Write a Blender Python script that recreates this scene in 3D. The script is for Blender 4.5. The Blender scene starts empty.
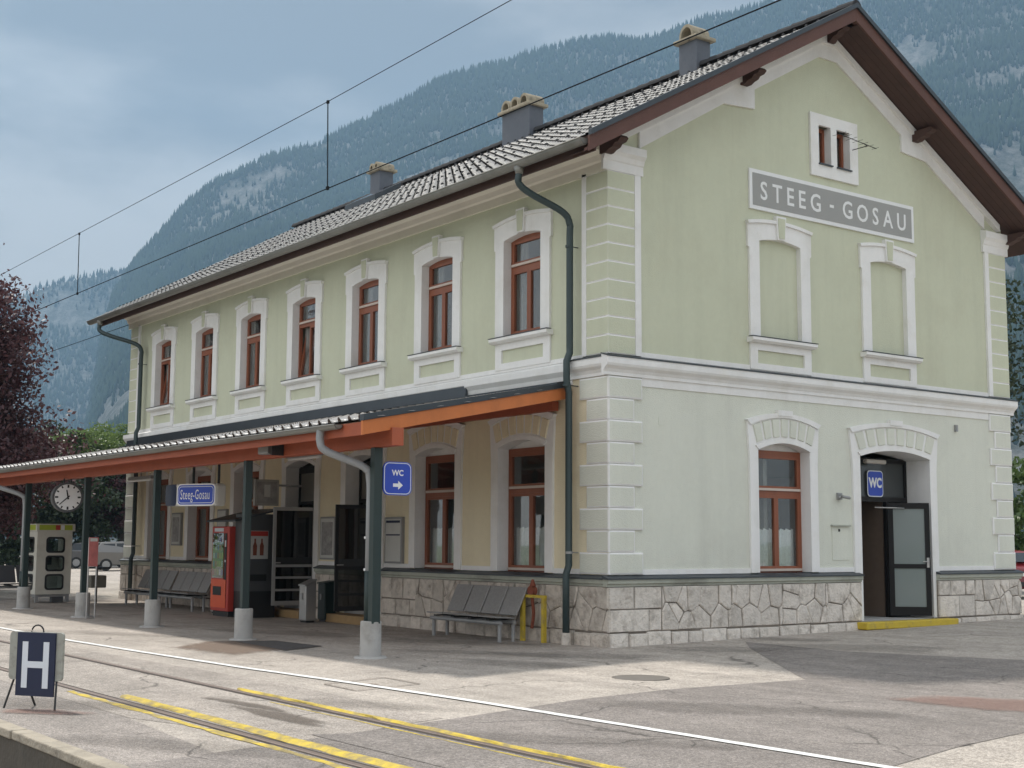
import bpy, bmesh, math, random
import numpy as np
from mathutils import Vector, Matrix
random.seed(7); np.random.seed(7)
R = math.radians
scene = bpy.context.scene
COL = scene.collection

# ------------------------------------------------------------------ camera
CF, CYAW, CPIT, CROL = 1344.47, 2.505985, 0.116815, 0.005316
CC = np.array([17.388, -14.878, 1.70])
def _axes():
    F = np.array([math.cos(CYAW)*math.cos(CPIT), math.sin(CYAW)*math.cos(CPIT), math.sin(CPIT)])
    r = np.cross(F, [0, 0, 1]); r /= np.linalg.norm(r); u = np.cross(r, F)
    return F, r*math.cos(CROL)+u*math.sin(CROL), -r*math.sin(CROL)+u*math.cos(CROL)
CFW, CRT, CUP = _axes()
cd = bpy.data.cameras.new('camera'); cam = bpy.data.objects.new('camera', cd); COL.objects.link(cam)
cd.sensor_width = 36; cd.lens = CF*36/1024; cd.clip_start = 0.1; cd.clip_end = 30000
m = Matrix.Identity(4)
for i in range(3):
    m[i][0] = CRT[i]; m[i][1] = CUP[i]; m[i][2] = -CFW[i]; m[i][3] = CC[i]
cam.matrix_world = m
scene.camera = cam
def pix_dir(u, v):
    return CFW + CRT*(u-512)/CF - CUP*(v-384)/CF
def pix_az(u, v):
    d = pix_dir(u, v); return math.atan2(d[1], d[0]), d[2]/math.hypot(d[0], d[1])

# ------------------------------------------------------------------ sky, sun, exposure
SUN = Vector((-0.67, -0.045, 1.0)).normalized()
world = bpy.data.worlds.new('World'); scene.world = world; world.use_nodes = True
wn = world.node_tree; wn.nodes.clear()
def N(nt, t, **k):
    n = nt.nodes.new(t)
    for a, b in k.items(): setattr(n, a, b)
    return n
def math_node(nt, op, a, b=None, c=None, clamp=False):
    n = N(nt, 'ShaderNodeMath', operation=op, use_clamp=clamp)
    for i, q in enumerate((a, b, c)):
        if q is None: continue
        if isinstance(q, (int, float)): n.inputs[i].default_value = q
        else: nt.links.new(q, n.inputs[i])
    return n.outputs[0]
def mixc(nt, fac, a, b, blend='MIX'):
    n = N(nt, 'ShaderNodeMix', data_type='RGBA', blend_type=blend)
    for idx, q in ((0, fac), (6, a), (7, b)):
        if isinstance(q, (int, float)): n.inputs[idx].default_value = q
        elif isinstance(q, tuple): n.inputs[idx].default_value = (q[0], q[1], q[2], 1)
        else: nt.links.new(q, n.inputs[idx])
    return n.outputs[2]
sky = N(wn, 'ShaderNodeTexSky', sky_type='NISHITA', sun_disc=False)
sky.sun_elevation = math.asin(SUN.z); sky.sun_rotation = math.atan2(SUN.x, SUN.y)
tc = N(wn, 'ShaderNodeTexCoord')
mp = N(wn, 'ShaderNodeMapping'); mp.inputs['Scale'].default_value = (1, 1, 2.6); mp.inputs['Location'].default_value = (0.45, 0.30, 0.2)
wn.links.new(tc.outputs['Generated'], mp.inputs['Vector'])
nz = N(wn, 'ShaderNodeTexNoise'); nz.inputs['Scale'].default_value = 3.0; nz.inputs['Detail'].default_value = 6; nz.inputs['Roughness'].default_value = 0.5
wn.links.new(mp.outputs[0], nz.inputs['Vector'])
cr = N(wn, 'ShaderNodeMapRange', interpolation_type='SMOOTHSTEP'); cr.inputs[1].default_value = 0.40; cr.inputs[2].default_value = 0.64
wn.links.new(nz.outputs[0], cr.inputs[0])
cloud = mixc(wn, cr.outputs[0], (0.225, 0.235, 0.25), (0.58, 0.57, 0.555))
sx = N(wn, 'ShaderNodeSeparateXYZ'); wn.links.new(tc.outputs['Generated'], sx.inputs[0])
# the storm-grey bank stands over the mountains; the unseen rest is set lighter and more neutral to light the walls
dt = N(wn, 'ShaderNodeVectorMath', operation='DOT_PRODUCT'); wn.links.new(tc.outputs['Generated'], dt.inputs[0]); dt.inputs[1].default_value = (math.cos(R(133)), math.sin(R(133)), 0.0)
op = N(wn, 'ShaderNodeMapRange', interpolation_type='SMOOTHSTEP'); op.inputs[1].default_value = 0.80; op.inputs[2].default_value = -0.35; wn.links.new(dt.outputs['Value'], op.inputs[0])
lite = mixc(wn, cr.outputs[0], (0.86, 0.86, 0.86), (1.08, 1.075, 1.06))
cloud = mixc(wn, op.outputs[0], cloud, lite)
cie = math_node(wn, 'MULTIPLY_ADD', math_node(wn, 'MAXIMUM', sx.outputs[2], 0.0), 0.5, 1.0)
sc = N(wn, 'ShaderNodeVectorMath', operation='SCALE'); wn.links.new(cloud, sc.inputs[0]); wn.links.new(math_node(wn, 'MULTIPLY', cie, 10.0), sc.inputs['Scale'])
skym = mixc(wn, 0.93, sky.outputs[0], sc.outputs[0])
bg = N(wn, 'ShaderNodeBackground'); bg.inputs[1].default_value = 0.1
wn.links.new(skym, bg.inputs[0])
wo = N(wn, 'ShaderNodeOutputWorld'); wn.links.new(bg.outputs[0], wo.inputs[0])
sl = bpy.data.lights.new('sun', 'SUN'); sl.energy = 4.6; sl.angle = R(3.5); sl.color = (1.0, 0.955, 0.88)
sun = bpy.data.objects.new('sun', sl); COL.objects.link(sun)
sun.rotation_euler = (-SUN).to_track_quat('-Z', 'Y').to_euler(); sun.location = (0, 0, 60)
vs = scene.view_settings
vs.view_transform = 'Standard'; vs.look = 'None'; vs.gamma = 1; vs.use_curve_mapping = False; vs.exposure = 0.2
scene.cycles.volume_bounces = 1
scene.cycles.max_bounces = 8; scene.cycles.transparent_max_bounces = 12

# ------------------------------------------------------------------ materials
MATS = {}
def mat(name, col, rough=0.8, var=0.12, scale=3.0, bump=0.0, bscale=60.0, metal=0.0, dirt=None, dirt_scale=0.8, coat=0.0, island=0.0, spec=0.5, bdist=0.02, streak=False, weather=0.0, dirt_lo=0.5):
    if name in MATS: return MATS[name]
    mt = bpy.data.materials.new(name); mt.use_nodes = True; nt = mt.node_tree; nt.nodes.clear()
    out = N(nt, 'ShaderNodeOutputMaterial'); p = N(nt, 'ShaderNodeBsdfPrincipled'); nt.links.new(p.outputs[0], out.inputs[0])
    g = N(nt, 'ShaderNodeNewGeometry')
    n1 = N(nt, 'ShaderNodeTexNoise'); n1.inputs['Scale'].default_value = scale; n1.inputs['Detail'].default_value = 6; n1.inputs['Roughness'].default_value = 0.6
    if streak:
        mpn = N(nt, 'ShaderNodeMapping'); mpn.inputs['Scale'].default_value = (1, 1, 0.12); nt.links.new(g.outputs['Position'], mpn.inputs[0]); nt.links.new(mpn.outputs[0], n1.inputs['Vector'])
    else: nt.links.new(g.outputs['Position'], n1.inputs['Vector'])
    f = math_node(nt, 'MULTIPLY_ADD', n1.outputs[0], 2*var, 1-var)
    if island > 0:
        f = math_node(nt, 'MULTIPLY', f, math_node(nt, 'MULTIPLY_ADD', g.outputs['Random Per Island'], 2*island, 1-island))
        oi = N(nt, 'ShaderNodeObjectInfo')
        f = math_node(nt, 'MULTIPLY', f, math_node(nt, 'MULTIPLY_ADD', oi.outputs['Random'], island, 1-island*0.5))
    s = N(nt, 'ShaderNodeVectorMath', operation='SCALE'); s.inputs[0].default_value = col[:3]; nt.links.new(f, s.inputs['Scale'])
    c = s.outputs[0]
    if dirt:
        n2 = N(nt, 'ShaderNodeTexNoise'); n2.inputs['Scale'].default_value = dirt_scale; n2.inputs['Detail'].default_value = 8; n2.inputs['Roughness'].default_value = 0.65
        nt.links.new(g.outputs['Position'], n2.inputs['Vector'])
        mr = N(nt, 'ShaderNodeMapRange'); mr.inputs[1].default_value = dirt_lo; mr.inputs[2].default_value = dirt_lo+0.2; nt.links.new(n2.outputs[0], mr.inputs[0])
        c = mixc(nt, math_node(nt, 'MULTIPLY', mr.outputs[0], 0.75), c, dirt)
    if weather:
        mw = N(nt, 'ShaderNodeMapping'); mw.inputs['Scale'].default_value = (2.2, 2.2, 0.16); nt.links.new(g.outputs['Position'], mw.inputs[0])
        nw = N(nt, 'ShaderNodeTexNoise'); nw.inputs['Scale'].default_value = 1.0; nw.inputs['Detail'].default_value = 7; nw.inputs['Roughness'].default_value = 0.7; nt.links.new(mw.outputs[0], nw.inputs['Vector'])
        rw = N(nt, 'ShaderNodeMapRange'); rw.inputs[1].default_value = 0.48; rw.inputs[2].default_value = 0.75; nt.links.new(nw.outputs[0], rw.inputs[0])
        nb = N(nt, 'ShaderNodeTexNoise'); nb.inputs['Scale'].default_value = 9.0; nb.inputs['Detail'].default_value = 6; nb.inputs['Roughness'].default_value = 0.75; nt.links.new(g.outputs['Position'], nb.inputs['Vector'])
        k = math_node(nt, 'MULTIPLY_ADD', rw.outputs[0], -weather, 1.0); k = math_node(nt, 'MULTIPLY', k, math_node(nt, 'MULTIPLY_ADD', nb.outputs[0], weather*1.6, 1-weather*0.8))
        sw = N(nt, 'ShaderNodeVectorMath', operation='SCALE'); nt.links.new(c, sw.inputs[0]); nt.links.new(k, sw.inputs['Scale']); c = sw.outputs[0]
    nt.links.new(c, p.inputs['Base Color'])
    p.inputs['Roughness'].default_value = rough; p.inputs['Metallic'].default_value = metal
    p.inputs['Specular IOR Level'].default_value = spec
    if coat: p.inputs['Coat Weight'].default_value = coat
    if bump > 0:
        n3 = N(nt, 'ShaderNodeTexNoise'); n3.inputs['Scale'].default_value = bscale; n3.inputs['Detail'].default_value = 4
        nt.links.new(g.outputs['Position'], n3.inputs['Vector'])
        b = N(nt, 'ShaderNodeBump'); b.inputs['Strength'].default_value = bump; b.inputs['Distance'].default_value = bdist
        nt.links.new(n3.outputs[0], b.inputs['Height']); nt.links.new(b.outputs[0], p.inputs['Normal'])
    MATS[name] = mt; return mt

def asphalt(name, col, stain=0.5, crack=True):
    mt = bpy.data.materials.new(name); mt.use_nodes = True; nt = mt.node_tree; nt.nodes.clear()
    out = N(nt, 'ShaderNodeOutputMaterial'); p = N(nt, 'ShaderNodeBsdfPrincipled'); nt.links.new(p.outputs[0], out.inputs[0])
    g = N(nt, 'ShaderNodeNewGeometry'); P = g.outputs['Position']
    def noise(sc, det=6, ro=0.6, vec=None):
        n = N(nt, 'ShaderNodeTexNoise'); n.inputs['Scale'].default_value = sc; n.inputs['Detail'].default_value = det; n.inputs['Roughness'].default_value = ro
        nt.links.new(vec if vec else P, n.inputs['Vector']); return n.outputs[0]
    big = noise(0.35, 7); mid = noise(2.2, 8, 0.7); fine = noise(45, 3, 0.8); grain = noise(160, 2)
    f = math_node(nt, 'MULTIPLY_ADD', big, 0.8*stain, 1-0.4*stain)
    f = math_node(nt, 'MULTIPLY', f, math_node(nt, 'MULTIPLY_ADD', mid, 1.1*stain, 1-0.55*stain))
    f = math_node(nt, 'MULTIPLY', f, math_node(nt, 'MULTIPLY_ADD', fine, 2.6, -0.3))
    f = math_node(nt, 'MULTIPLY', f, math_node(nt, 'MULTIPLY_ADD', noise(14, 5, 0.8), 1.5, 0.25))
    f = math_node(nt, 'MULTIPLY', f, math_node(nt, 'MAXIMUM', math_node(nt, 'MULTIPLY_ADD', grain, 2.4, -0.2), 0.2))
    mpn = N(nt, 'ShaderNodeMapping'); mpn.inputs['Scale'].default_value = (0.18, 1.6, 1); nt.links.new(P, mpn.inputs[0])
    st = noise(1.0, 6, 0.65, mpn.outputs[0])
    f = math_node(nt, 'MULTIPLY', f, math_node(nt, 'MULTIPLY_ADD', st, 0.9*stain, 1-0.45*stain))
    s = N(nt, 'ShaderNodeVectorMath', operation='SCALE'); s.inputs[0].default_value = col; nt.links.new(f, s.inputs['Scale'])
    c = s.outputs[0]
    if crack:
        wv = N(nt, 'ShaderNodeVectorMath', operation='MULTIPLY_ADD'); wn_ = N(nt, 'ShaderNodeTexNoise'); wn_.inputs['Scale'].default_value = 1.3; wn_.inputs['Detail'].default_value = 5
        nt.links.new(P, wn_.inputs['Vector']); nt.links.new(wn_.outputs[1], wv.inputs[0]); wv.inputs[1].default_value = (0.9, 0.9, 0); nt.links.new(P, wv.inputs[2])
        vo = N(nt, 'ShaderNodeTexVoronoi', feature='DISTANCE_TO_EDGE'); vo.inputs['Scale'].default_value = 0.33
        nt.links.new(wv.outputs[0], vo.inputs['Vector'])
        mr = N(nt, 'ShaderNodeMapRange'); mr.inputs[1].default_value = 0.0; mr.inputs[2].default_value = 0.008; mr.inputs[3].default_value = 1; mr.inputs[4].default_value = 0
        nt.links.new(vo.outputs[0], mr.inputs[0])
        pr = N(nt, 'ShaderNodeMapRange'); pr.inputs[1].default_value = 0.46; pr.inputs[2].default_value = 0.54; nt.links.new(noise(0.5, 3), pr.inputs[0])
        c = mixc(nt, math_node(nt, 'MULTIPLY', math_node(nt, 'MULTIPLY', mr.outputs[0], pr.outputs[0]), 0.75), c, (0.05, 0.045, 0.04))
    nt.links.new(c, p.inputs['Base Color']); p.inputs['Roughness'].default_value = 0.9; p.inputs['Specular IOR Level'].default_value = 0.3
    b = N(nt, 'ShaderNodeBump'); b.inputs['Strength'].default_value = 0.35; b.inputs['Distance'].default_value = 0.008
    nt.links.new(math_node(nt, 'ADD', fine, grain), b.inputs['Height']); nt.links.new(b.outputs[0], p.inputs['Normal'])
    return mt
def glass_mat(name, tint=(0.90, 0.93, 0.93), refl=1.0, opacity=0.0):
    mt = bpy.data.materials.new(name); mt.use_nodes = True; nt = mt.node_tree; nt.nodes.clear()
    out = N(nt, 'ShaderNodeOutputMaterial'); tr = N(nt, 'ShaderNodeBsdfTransparent'); tr.inputs[0].default_value = (*tint, 1)
    gl = N(nt, 'ShaderNodeBsdfGlossy'); gl.inputs['Roughness'].default_value = 0.015
    fr = N(nt, 'ShaderNodeLayerWeight'); fr.inputs[0].default_value = 0.5
    fac = math_node(nt, 'MULTIPLY_ADD', math_node(nt, 'POWER', fr.outputs['Facing'], 3.0), 0.75*refl, 0.07, clamp=True)
    g = N(nt, 'ShaderNodeNewGeometry'); n3 = N(nt, 'ShaderNodeTexNoise'); n3.inputs['Scale'].default_value = 1.6
    nt.links.new(g.outputs['Position'], n3.inputs['Vector']); b = N(nt, 'ShaderNodeBump'); b.inputs['Strength'].default_value = 0.15; b.inputs['Distance'].default_value = 0.02
    nt.links.new(n3.outputs[0], b.inputs['Height']); nt.links.new(b.outputs[0], gl.inputs['Normal'])
    mx = N(nt, 'ShaderNodeMixShader'); nt.links.new(fac, mx.inputs[0]); nt.links.new(tr.outputs[0], mx.inputs[1]); nt.links.new(gl.outputs[0], mx.inputs[2])
    last = mx.outputs[0]
    if opacity:
        df = N(nt, 'ShaderNodeBsdfDiffuse'); df.inputs[0].default_value = (0.3, 0.34, 0.33, 1)
        m2 = N(nt, 'ShaderNodeMixShader'); m2.inputs[0].default_value = opacity; nt.links.new(last, m2.inputs[1]); nt.links.new(df.outputs[0], m2.inputs[2]); last = m2.outputs[0]
    nt.links.new(last, out.inputs[0]); return mt
def leaf_mat(name, col, col2, trans=0.3):
    mt = bpy.data.materials.new(name); mt.use_nodes = True; nt = mt.node_tree; nt.nodes.clear()
    out = N(nt, 'ShaderNodeOutputMaterial'); g = N(nt, 'ShaderNodeNewGeometry')
    n = N(nt, 'ShaderNodeTexNoise'); n.inputs['Scale'].default_value = 0.7; nt.links.new(g.outputs['Position'], n.inputs['Vector'])
    f = math_node(nt, 'ADD', math_node(nt, 'MULTIPLY', g.outputs['Random Per Island'], 0.6), math_node(nt, 'MULTIPLY', n.outputs[0], 0.5), clamp=True)
    c = mixc(nt, f, col, col2)
    p = N(nt, 'ShaderNodeBsdfPrincipled'); p.inputs['Roughness'].default_value = 0.5; nt.links.new(c, p.inputs['Base Color'])
    t = N(nt, 'ShaderNodeBsdfTranslucent'); nt.links.new(c, t.inputs[0])
    mx = N(nt, 'ShaderNodeMixShader'); mx.inputs[0].default_value = trans; nt.links.new(p.outputs[0], mx.inputs[1]); nt.links.new(t.outputs[0], mx.inputs[2])
    nt.links.new(mx.outputs[0], out.inputs[0]); return mt

M_UP = mat('upper_stucco', (0.575, 0.59, 0.45), 0.9, 0.06, 1.2, 0.5, 55, bdist=0.015, dirt=(0.53, 0.53, 0.40), dirt_scale=0.5, weather=0.08)
M_LO = mat('lower_stucco', (0.675, 0.685, 0.60), 0.9, 0.06, 1.2, 0.5, 50, bdist=0.02, dirt=(0.60, 0.60, 0.53), dirt_scale=0.5, weather=0.075)
M_LOF = mat('lower_stucco_track_side', (0.80, 0.71, 0.51), 0.9, 0.07, 1.2, 0.5, 50, bdist=0.02, dirt=(0.70, 0.61, 0.43), dirt_scale=0.6, weather=0.08)  # warm tint and raised tone stand in for light bounced under the canopy
M_W = mat('white_trim', (0.80, 0.79, 0.775), 0.8, 0.05, 2.0, 0.15, 40, dirt=(0.70, 0.68, 0.64), dirt_scale=1.1, weather=0.08)
M_CREAM = mat('cream_cornice', (0.82, 0.78, 0.68), 0.85, 0.07, 1.5, 0.15, 40, dirt=(0.72, 0.68, 0.59))
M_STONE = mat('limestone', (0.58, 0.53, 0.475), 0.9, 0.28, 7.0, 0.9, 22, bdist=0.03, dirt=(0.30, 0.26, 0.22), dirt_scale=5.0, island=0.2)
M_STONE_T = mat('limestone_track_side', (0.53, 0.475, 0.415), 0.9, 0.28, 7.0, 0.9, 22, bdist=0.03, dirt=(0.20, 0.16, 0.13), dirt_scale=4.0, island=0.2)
M_MORTAR = mat('mortar', (0.22, 0.19, 0.16), 0.95, 0.3, 9)
M_LEDGE = mat('ledge_render', (0.40, 0.41, 0.35), 0.9, 0.2, 4, 0.3, 30, dirt=(0.2, 0.2, 0.17))
M_FLASH = mat('dark_flashing', (0.055, 0.065, 0.075), 0.45, 0.2, 4, metal=0.4)
M_FRAME = mat('brown_window_frame', (0.25, 0.078, 0.036), 0.45, 0.2, 6, streak=True)
M_FRAME_LT = mat('weather_bar', (0.55, 0.46, 0.40), 0.4, 0.1)
M_GLASS = glass_mat('window_glass')
M_DKGL = glass_mat('tinted_door_glass', (0.22, 0.21, 0.19), 0.8)
M_FROST = glass_mat('frosted_glass', (0.5, 0.55, 0.55), 0.6, 0.75)
M_GLASSB = glass_mat('display_glass', (0.8, 0.85, 0.85), 1.3)
M_CURT = mat('lace_curtain', (0.82, 0.80, 0.77), 0.95, 0.25, 25)
M_DRAPE = mat('drape', (0.35, 0.33, 0.31), 0.95, 0.15, 10)
M_INT = mat('interior_wall', (0.30, 0.28, 0.25), 0.9, 0.1)
M_TILEW = mat('corridor_tile', (0.17, 0.125, 0.095), 0.4, 0.15, 8)
M_ROOF = mat('roof_tile_grey', (0.36, 0.345, 0.33), 0.36, 0.25, 5, 0.3, 60, island=0.18, dirt=(0.20, 0.19, 0.18), dirt_scale=2.5, spec=0.8)
M_RIDGE = mat('ridge_tile', (0.05, 0.05, 0.053), 0.9, 0.2, 5, spec=0.1)
M_BROWN = mat('brown_timber', (0.105, 0.045, 0.033), 0.65, 0.3, 3, 0.3, 25, streak=False)
M_DKTIMB = mat('dark_timber', (0.07, 0.035, 0.027), 0.75, 0.3, 4)
M_ZINC = mat('gutter_zinc', (0.24, 0.235, 0.215), 0.5, 0.2, 3, metal=0.5, dirt=(0.13, 0.125, 0.11))
M_PIPE = mat('green_downpipe', (0.03, 0.05, 0.052), 0.45, 0.2, 3)
M_PIPEG = mat('grey_downpipe', (0.28, 0.29, 0.30), 0.5, 0.15, 3)
M_ORANGE = mat('orange_timber', (0.56, 0.17, 0.045), 0.6, 0.22, 3.5, 0.15, 30)
M_RUST = mat('canopy_beam', (0.36, 0.085, 0.035), 0.6, 0.2, 3.5, 0.15, 30)
M_CBOARD = mat('canopy_soffit', (0.34, 0.20, 0.13), 0.7, 0.25, 4)
M_POST = mat('green_post', (0.012, 0.027, 0.025), 0.45, 0.2, 4)
M_CONC = mat('concrete', (0.40, 0.39, 0.375), 0.9, 0.15, 4, 0.4, 60, dirt=(0.25, 0.24, 0.22), dirt_scale=2.5)
M_SIGNG = mat('grey_sign', (0.33, 0.33, 0.32), 0.8, 0.05)
M_BLUE = mat('sign_blue', (0.015, 0.055, 0.42), 0.35, 0.05)
M_BLUED = mat('sign_navy', (0.010, 0.016, 0.05), 0.4, 0.05)
M_SWHITE = mat('sign_white', (0.78, 0.78, 0.78), 0.5, 0.04)
M_DULLW = mat('sign_faded_white', (0.66, 0.69, 0.74), 0.5, 0.06)
M_YEL = mat('yellow_paint', (0.56, 0.41, 0.04), 0.8, 0.3, 14, 0.5, 40, dirt=(0.20, 0.165, 0.11), dirt_scale=5, weather=0.25, dirt_lo=0.41)
M_YELS = mat('yellow_step', (0.55, 0.40, 0.04), 0.7, 0.2, 8, dirt=(0.28, 0.22, 0.10), dirt_scale=5)
M_STEPB = mat('worn_wood_step', (0.34, 0.22, 0.10), 0.8, 0.2, 6, dirt=(0.2, 0.14, 0.08))
M_LINE = mat('white_line_paint', (0.70, 0.70, 0.68), 0.8, 0.15, 20, dirt=(0.42, 0.40, 0.38), dirt_scale=6)
M_STEEL = mat('rail_steel', (0.18, 0.14, 0.12), 0.5, 0.2, 8, metal=0.5)
M_GROOVE = mat('flangeway_dark', (0.05, 0.04, 0.033), 0.95, 0.3, 14)  # flat dark strips drawn for the grooves along the rails
M_GREYM = mat('painted_grey_metal', (0.30, 0.30, 0.30), 0.45, 0.08, 5, metal=0.2)
M_SEAT = mat('perforated_seat', (0.34, 0.335, 0.325), 0.5, 0.3, 26, 0.8, 90, metal=0.5, bdist=0.01)
M_DKSEAT = mat('dark_seat', (0.05, 0.05, 0.055), 0.6, 0.2, 9)
M_BLACK = mat('black', (0.015, 0.015, 0.015), 0.5, 0.1)
M_DARKG = mat('charcoal_panel', (0.075, 0.077, 0.08), 0.5, 0.1, 4)
M_RED = mat('vending_red', (0.48, 0.045, 0.03), 0.35, 0.06)
M_ORED = mat('vending_orange', (0.70, 0.10, 0.03), 0.35, 0.06)
M_DOORBLK = mat('door_black', (0.012, 0.011, 0.011), 0.5, 0.1, spec=0.25)
M_ALU = mat('aluminium', (0.42, 0.41, 0.40), 0.4, 0.08, 5, metal=0.6)
M_BOOTH = mat('booth_white', (0.62, 0.60, 0.53), 0.5, 0.08, 3, dirt=(0.48, 0.45, 0.38), dirt_scale=2)
M_LIME = mat('lime_band', (0.38, 0.45, 0.04), 0.5, 0.1)
M_TYRE = mat('tyre', (0.02, 0.02, 0.02), 0.85, 0.1)
M_PAPER = mat('poster_paper', (0.55, 0.55, 0.52), 0.6, 0.1, 5)
M_POSTER = mat('poster_print', (0.30, 0.29, 0.28), 0.6, 0.8, 7)
M_LEAD = mat('chimney_lead', (0.11, 0.12, 0.145), 0.6, 0.2, 3, dirt=(0.075, 0.085, 0.105), dirt_scale=3)
M_POT = mat('chimney_pot', (0.36, 0.31, 0.23), 0.9, 0.3, 9, 0.6, 40, dirt=(0.10, 0.09, 0.07), dirt_scale=6)
M_WIRE = mat('wire', (0.025, 0.027, 0.03), 0.9, 0.1, spec=0.0)
M_BARK = mat('bark', (0.06, 0.05, 0.042), 0.9, 0.3, 8, 0.8, 30)
M_ASPH = asphalt('aged_asphalt', (0.365, 0.326, 0.287), 0.85)
M_ASPHD = asphalt('newer_asphalt', (0.212, 0.189, 0.173), 0.8)
M_ASPHX = asphalt('crossing_asphalt', (0.315, 0.28, 0.248), 0.95)
M_ASPHP = asphalt('platform_asphalt', (0.26, 0.232, 0.21), 0.8)
M_ASPHB = asphalt('brown_asphalt_patch', (0.20, 0.165, 0.14), 0.6, False)
M_ASPHK = asphalt('dark_patch', (0.085, 0.08, 0.078), 0.4, False)
M_REDP = asphalt('red_patch', (0.25, 0.185, 0.16), 0.6, False)
M_CONCP = asphalt('concrete_slab', (0.37, 0.33, 0.29), 0.7, False)
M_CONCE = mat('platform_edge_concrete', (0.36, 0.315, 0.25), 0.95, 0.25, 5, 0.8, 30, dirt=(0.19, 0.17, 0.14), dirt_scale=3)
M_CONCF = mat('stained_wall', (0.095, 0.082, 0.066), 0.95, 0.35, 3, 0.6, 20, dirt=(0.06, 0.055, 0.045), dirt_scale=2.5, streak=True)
M_GRAVEL = asphalt('gravel', (0.17, 0.15, 0.13), 0.8, False)
M_GRASS = mat('meadow', (0.06, 0.10, 0.028), 0.95, 0.35, 0.3)

# ------------------------------------------------------------------ mesh helpers
class MB:
    def __init__(s): s.v = []; s.f = []; s.mi = []
    def add(s, vs_, fs, mi=0):
        o = len(s.v); s.v += [tuple(map(float, q)) for q in vs_]
        for f in fs: s.f.append([o+i for i in f]); s.mi.append(mi)
        return s
    def box(s, x0, x1, y0, y1, z0, z1, mi=0):
        return s.add([(x0, y0, z0), (x1, y0, z0), (x1, y1, z0), (x0, y1, z0), (x0, y0, z1), (x1, y0, z1), (x1, y1, z1), (x0, y1, z1)],
                     [(3, 2, 1, 0), (4, 5, 6, 7), (0, 1, 5, 4), (1, 2, 6, 5), (2, 3, 7, 6), (3, 0, 4, 7)], mi)
    def pbox(s, P, a0, a1, z0, z1, d0, d1, mi=0):      # box in facade coordinates
        return s.hull8([P(a, z, d) for d in (d0, d1) for a, z in ((a0, z0), (a1, z0), (a1, z1), (a0, z1))], mi)
    def hull8(s, p, mi=0):
        return s.add(p, [(3, 2, 1, 0), (4, 5, 6, 7), (0, 1, 5, 4), (1, 2, 6, 5), (2, 3, 7, 6), (3, 0, 4, 7)], mi)
    def prism(s, a, b, mi=0):                          # two matching point loops
        n = len(a)
        return s.add(list(a)+list(b), [list(range(n))[::-1], list(range(n, 2*n))]+[(i, (i+1) % n, n+(i+1) % n, n+i) for i in range(n)], mi)
    def plate(s, a, b, mi_front=0, mi_side=0):         # base loop a, front loop b (no back)
        n = len(a)
        s.add(list(a)+list(b), [(i, (i+1) % n, n+(i+1) % n, n+i) for i in range(n)], mi_side)
        return s.add(b, [list(range(n))], mi_front)
    def tube(s, path, r, n=8, mi=0, caps=True):
        path = [Vector(p) for p in path]; k = len(path); rr = r if isinstance(r, (list, tuple)) else [r]*k
        rings = []; up = Vector((0, 0, 1))
        for i, p in enumerate(path):
            d = (path[min(i+1, k-1)]-path[max(i-1, 0)]).normalized()
            a = d.cross(up if abs(d.z) < 0.95 else Vector((1, 0, 0))).normalized(); b = d.cross(a)
            rings.append([p+(a*math.cos(2*math.pi*j/n)+b*math.sin(2*math.pi*j/n))*rr[i] for j in range(n)])
        o = [q for rg in rings for q in rg]
        fs = [(i*n+j, i*n+(j+1) % n, (i+1)*n+(j+1) % n, (i+1)*n+j) for i in range(k-1) for j in range(n)]
        if caps: fs += [list(range(n))[::-1], [(k-1)*n+j for j in range(n)]]
        return s.add(o, fs, mi)
    def cyl(s, x, y, z0, z1, r, n=16, r2=None, mi=0): return s.tube([(x, y, z0), (x, y, z1)], [r, r if r2 is None else r2], n, mi)
    def build(s, name, mats, parent=None, smooth=False, bevel=0.0, recalc=True):
        me = bpy.data.meshes.new(name); me.from_pydata(s.v, [], s.f)
        for q in (mats if isinstance(mats, (list, tuple)) else [mats]): me.materials.append(q)
        if any(s.mi): me.polygons.foreach_set('material_index', s.mi)
        if recalc:
            bm = bmesh.new(); bm.from_mesh(me); bmesh.ops.recalc_face_normals(bm, faces=bm.faces); bm.to_mesh(me); bm.free()
        if smooth: me.polygons.foreach_set('use_smooth', [True]*len(me.polygons))
        o = link(name, me, parent)
        if bevel:
            bv = o.modifiers.new('bevel', 'BEVEL'); bv.width = bevel; bv.segments = 2; bv.limit_method = 'ANGLE'
        return o
def link(name, me, parent=None):
    o = bpy.data.objects.new(name, me); COL.objects.link(o)
    if parent is not None:
        o.parent = parent
        if parent.data is None and not parent.get('_local'): o.matrix_parent_inverse = Matrix.Translation(-parent.location)
    return o
def root(name, label, cat, loc=(0, 0, 0), rz=None, group=None):
    """Empty at the thing's base; with rz the parts are modelled in local coordinates"""
    o = bpy.data.objects.new(name, None); COL.objects.link(o); o.location = loc; o.empty_display_size = 0.2
    if rz is not None: o['_local'] = 1; o.rotation_euler = (0, 0, rz)
    tag(o, label, cat, group); return o
def tag(o, label=None, cat=None, group=None, kind=None):
    if label: o['label'] = label
    if cat: o['category'] = cat
    if group: o['group'] = group
    if kind: o['kind'] = kind
    return o
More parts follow.
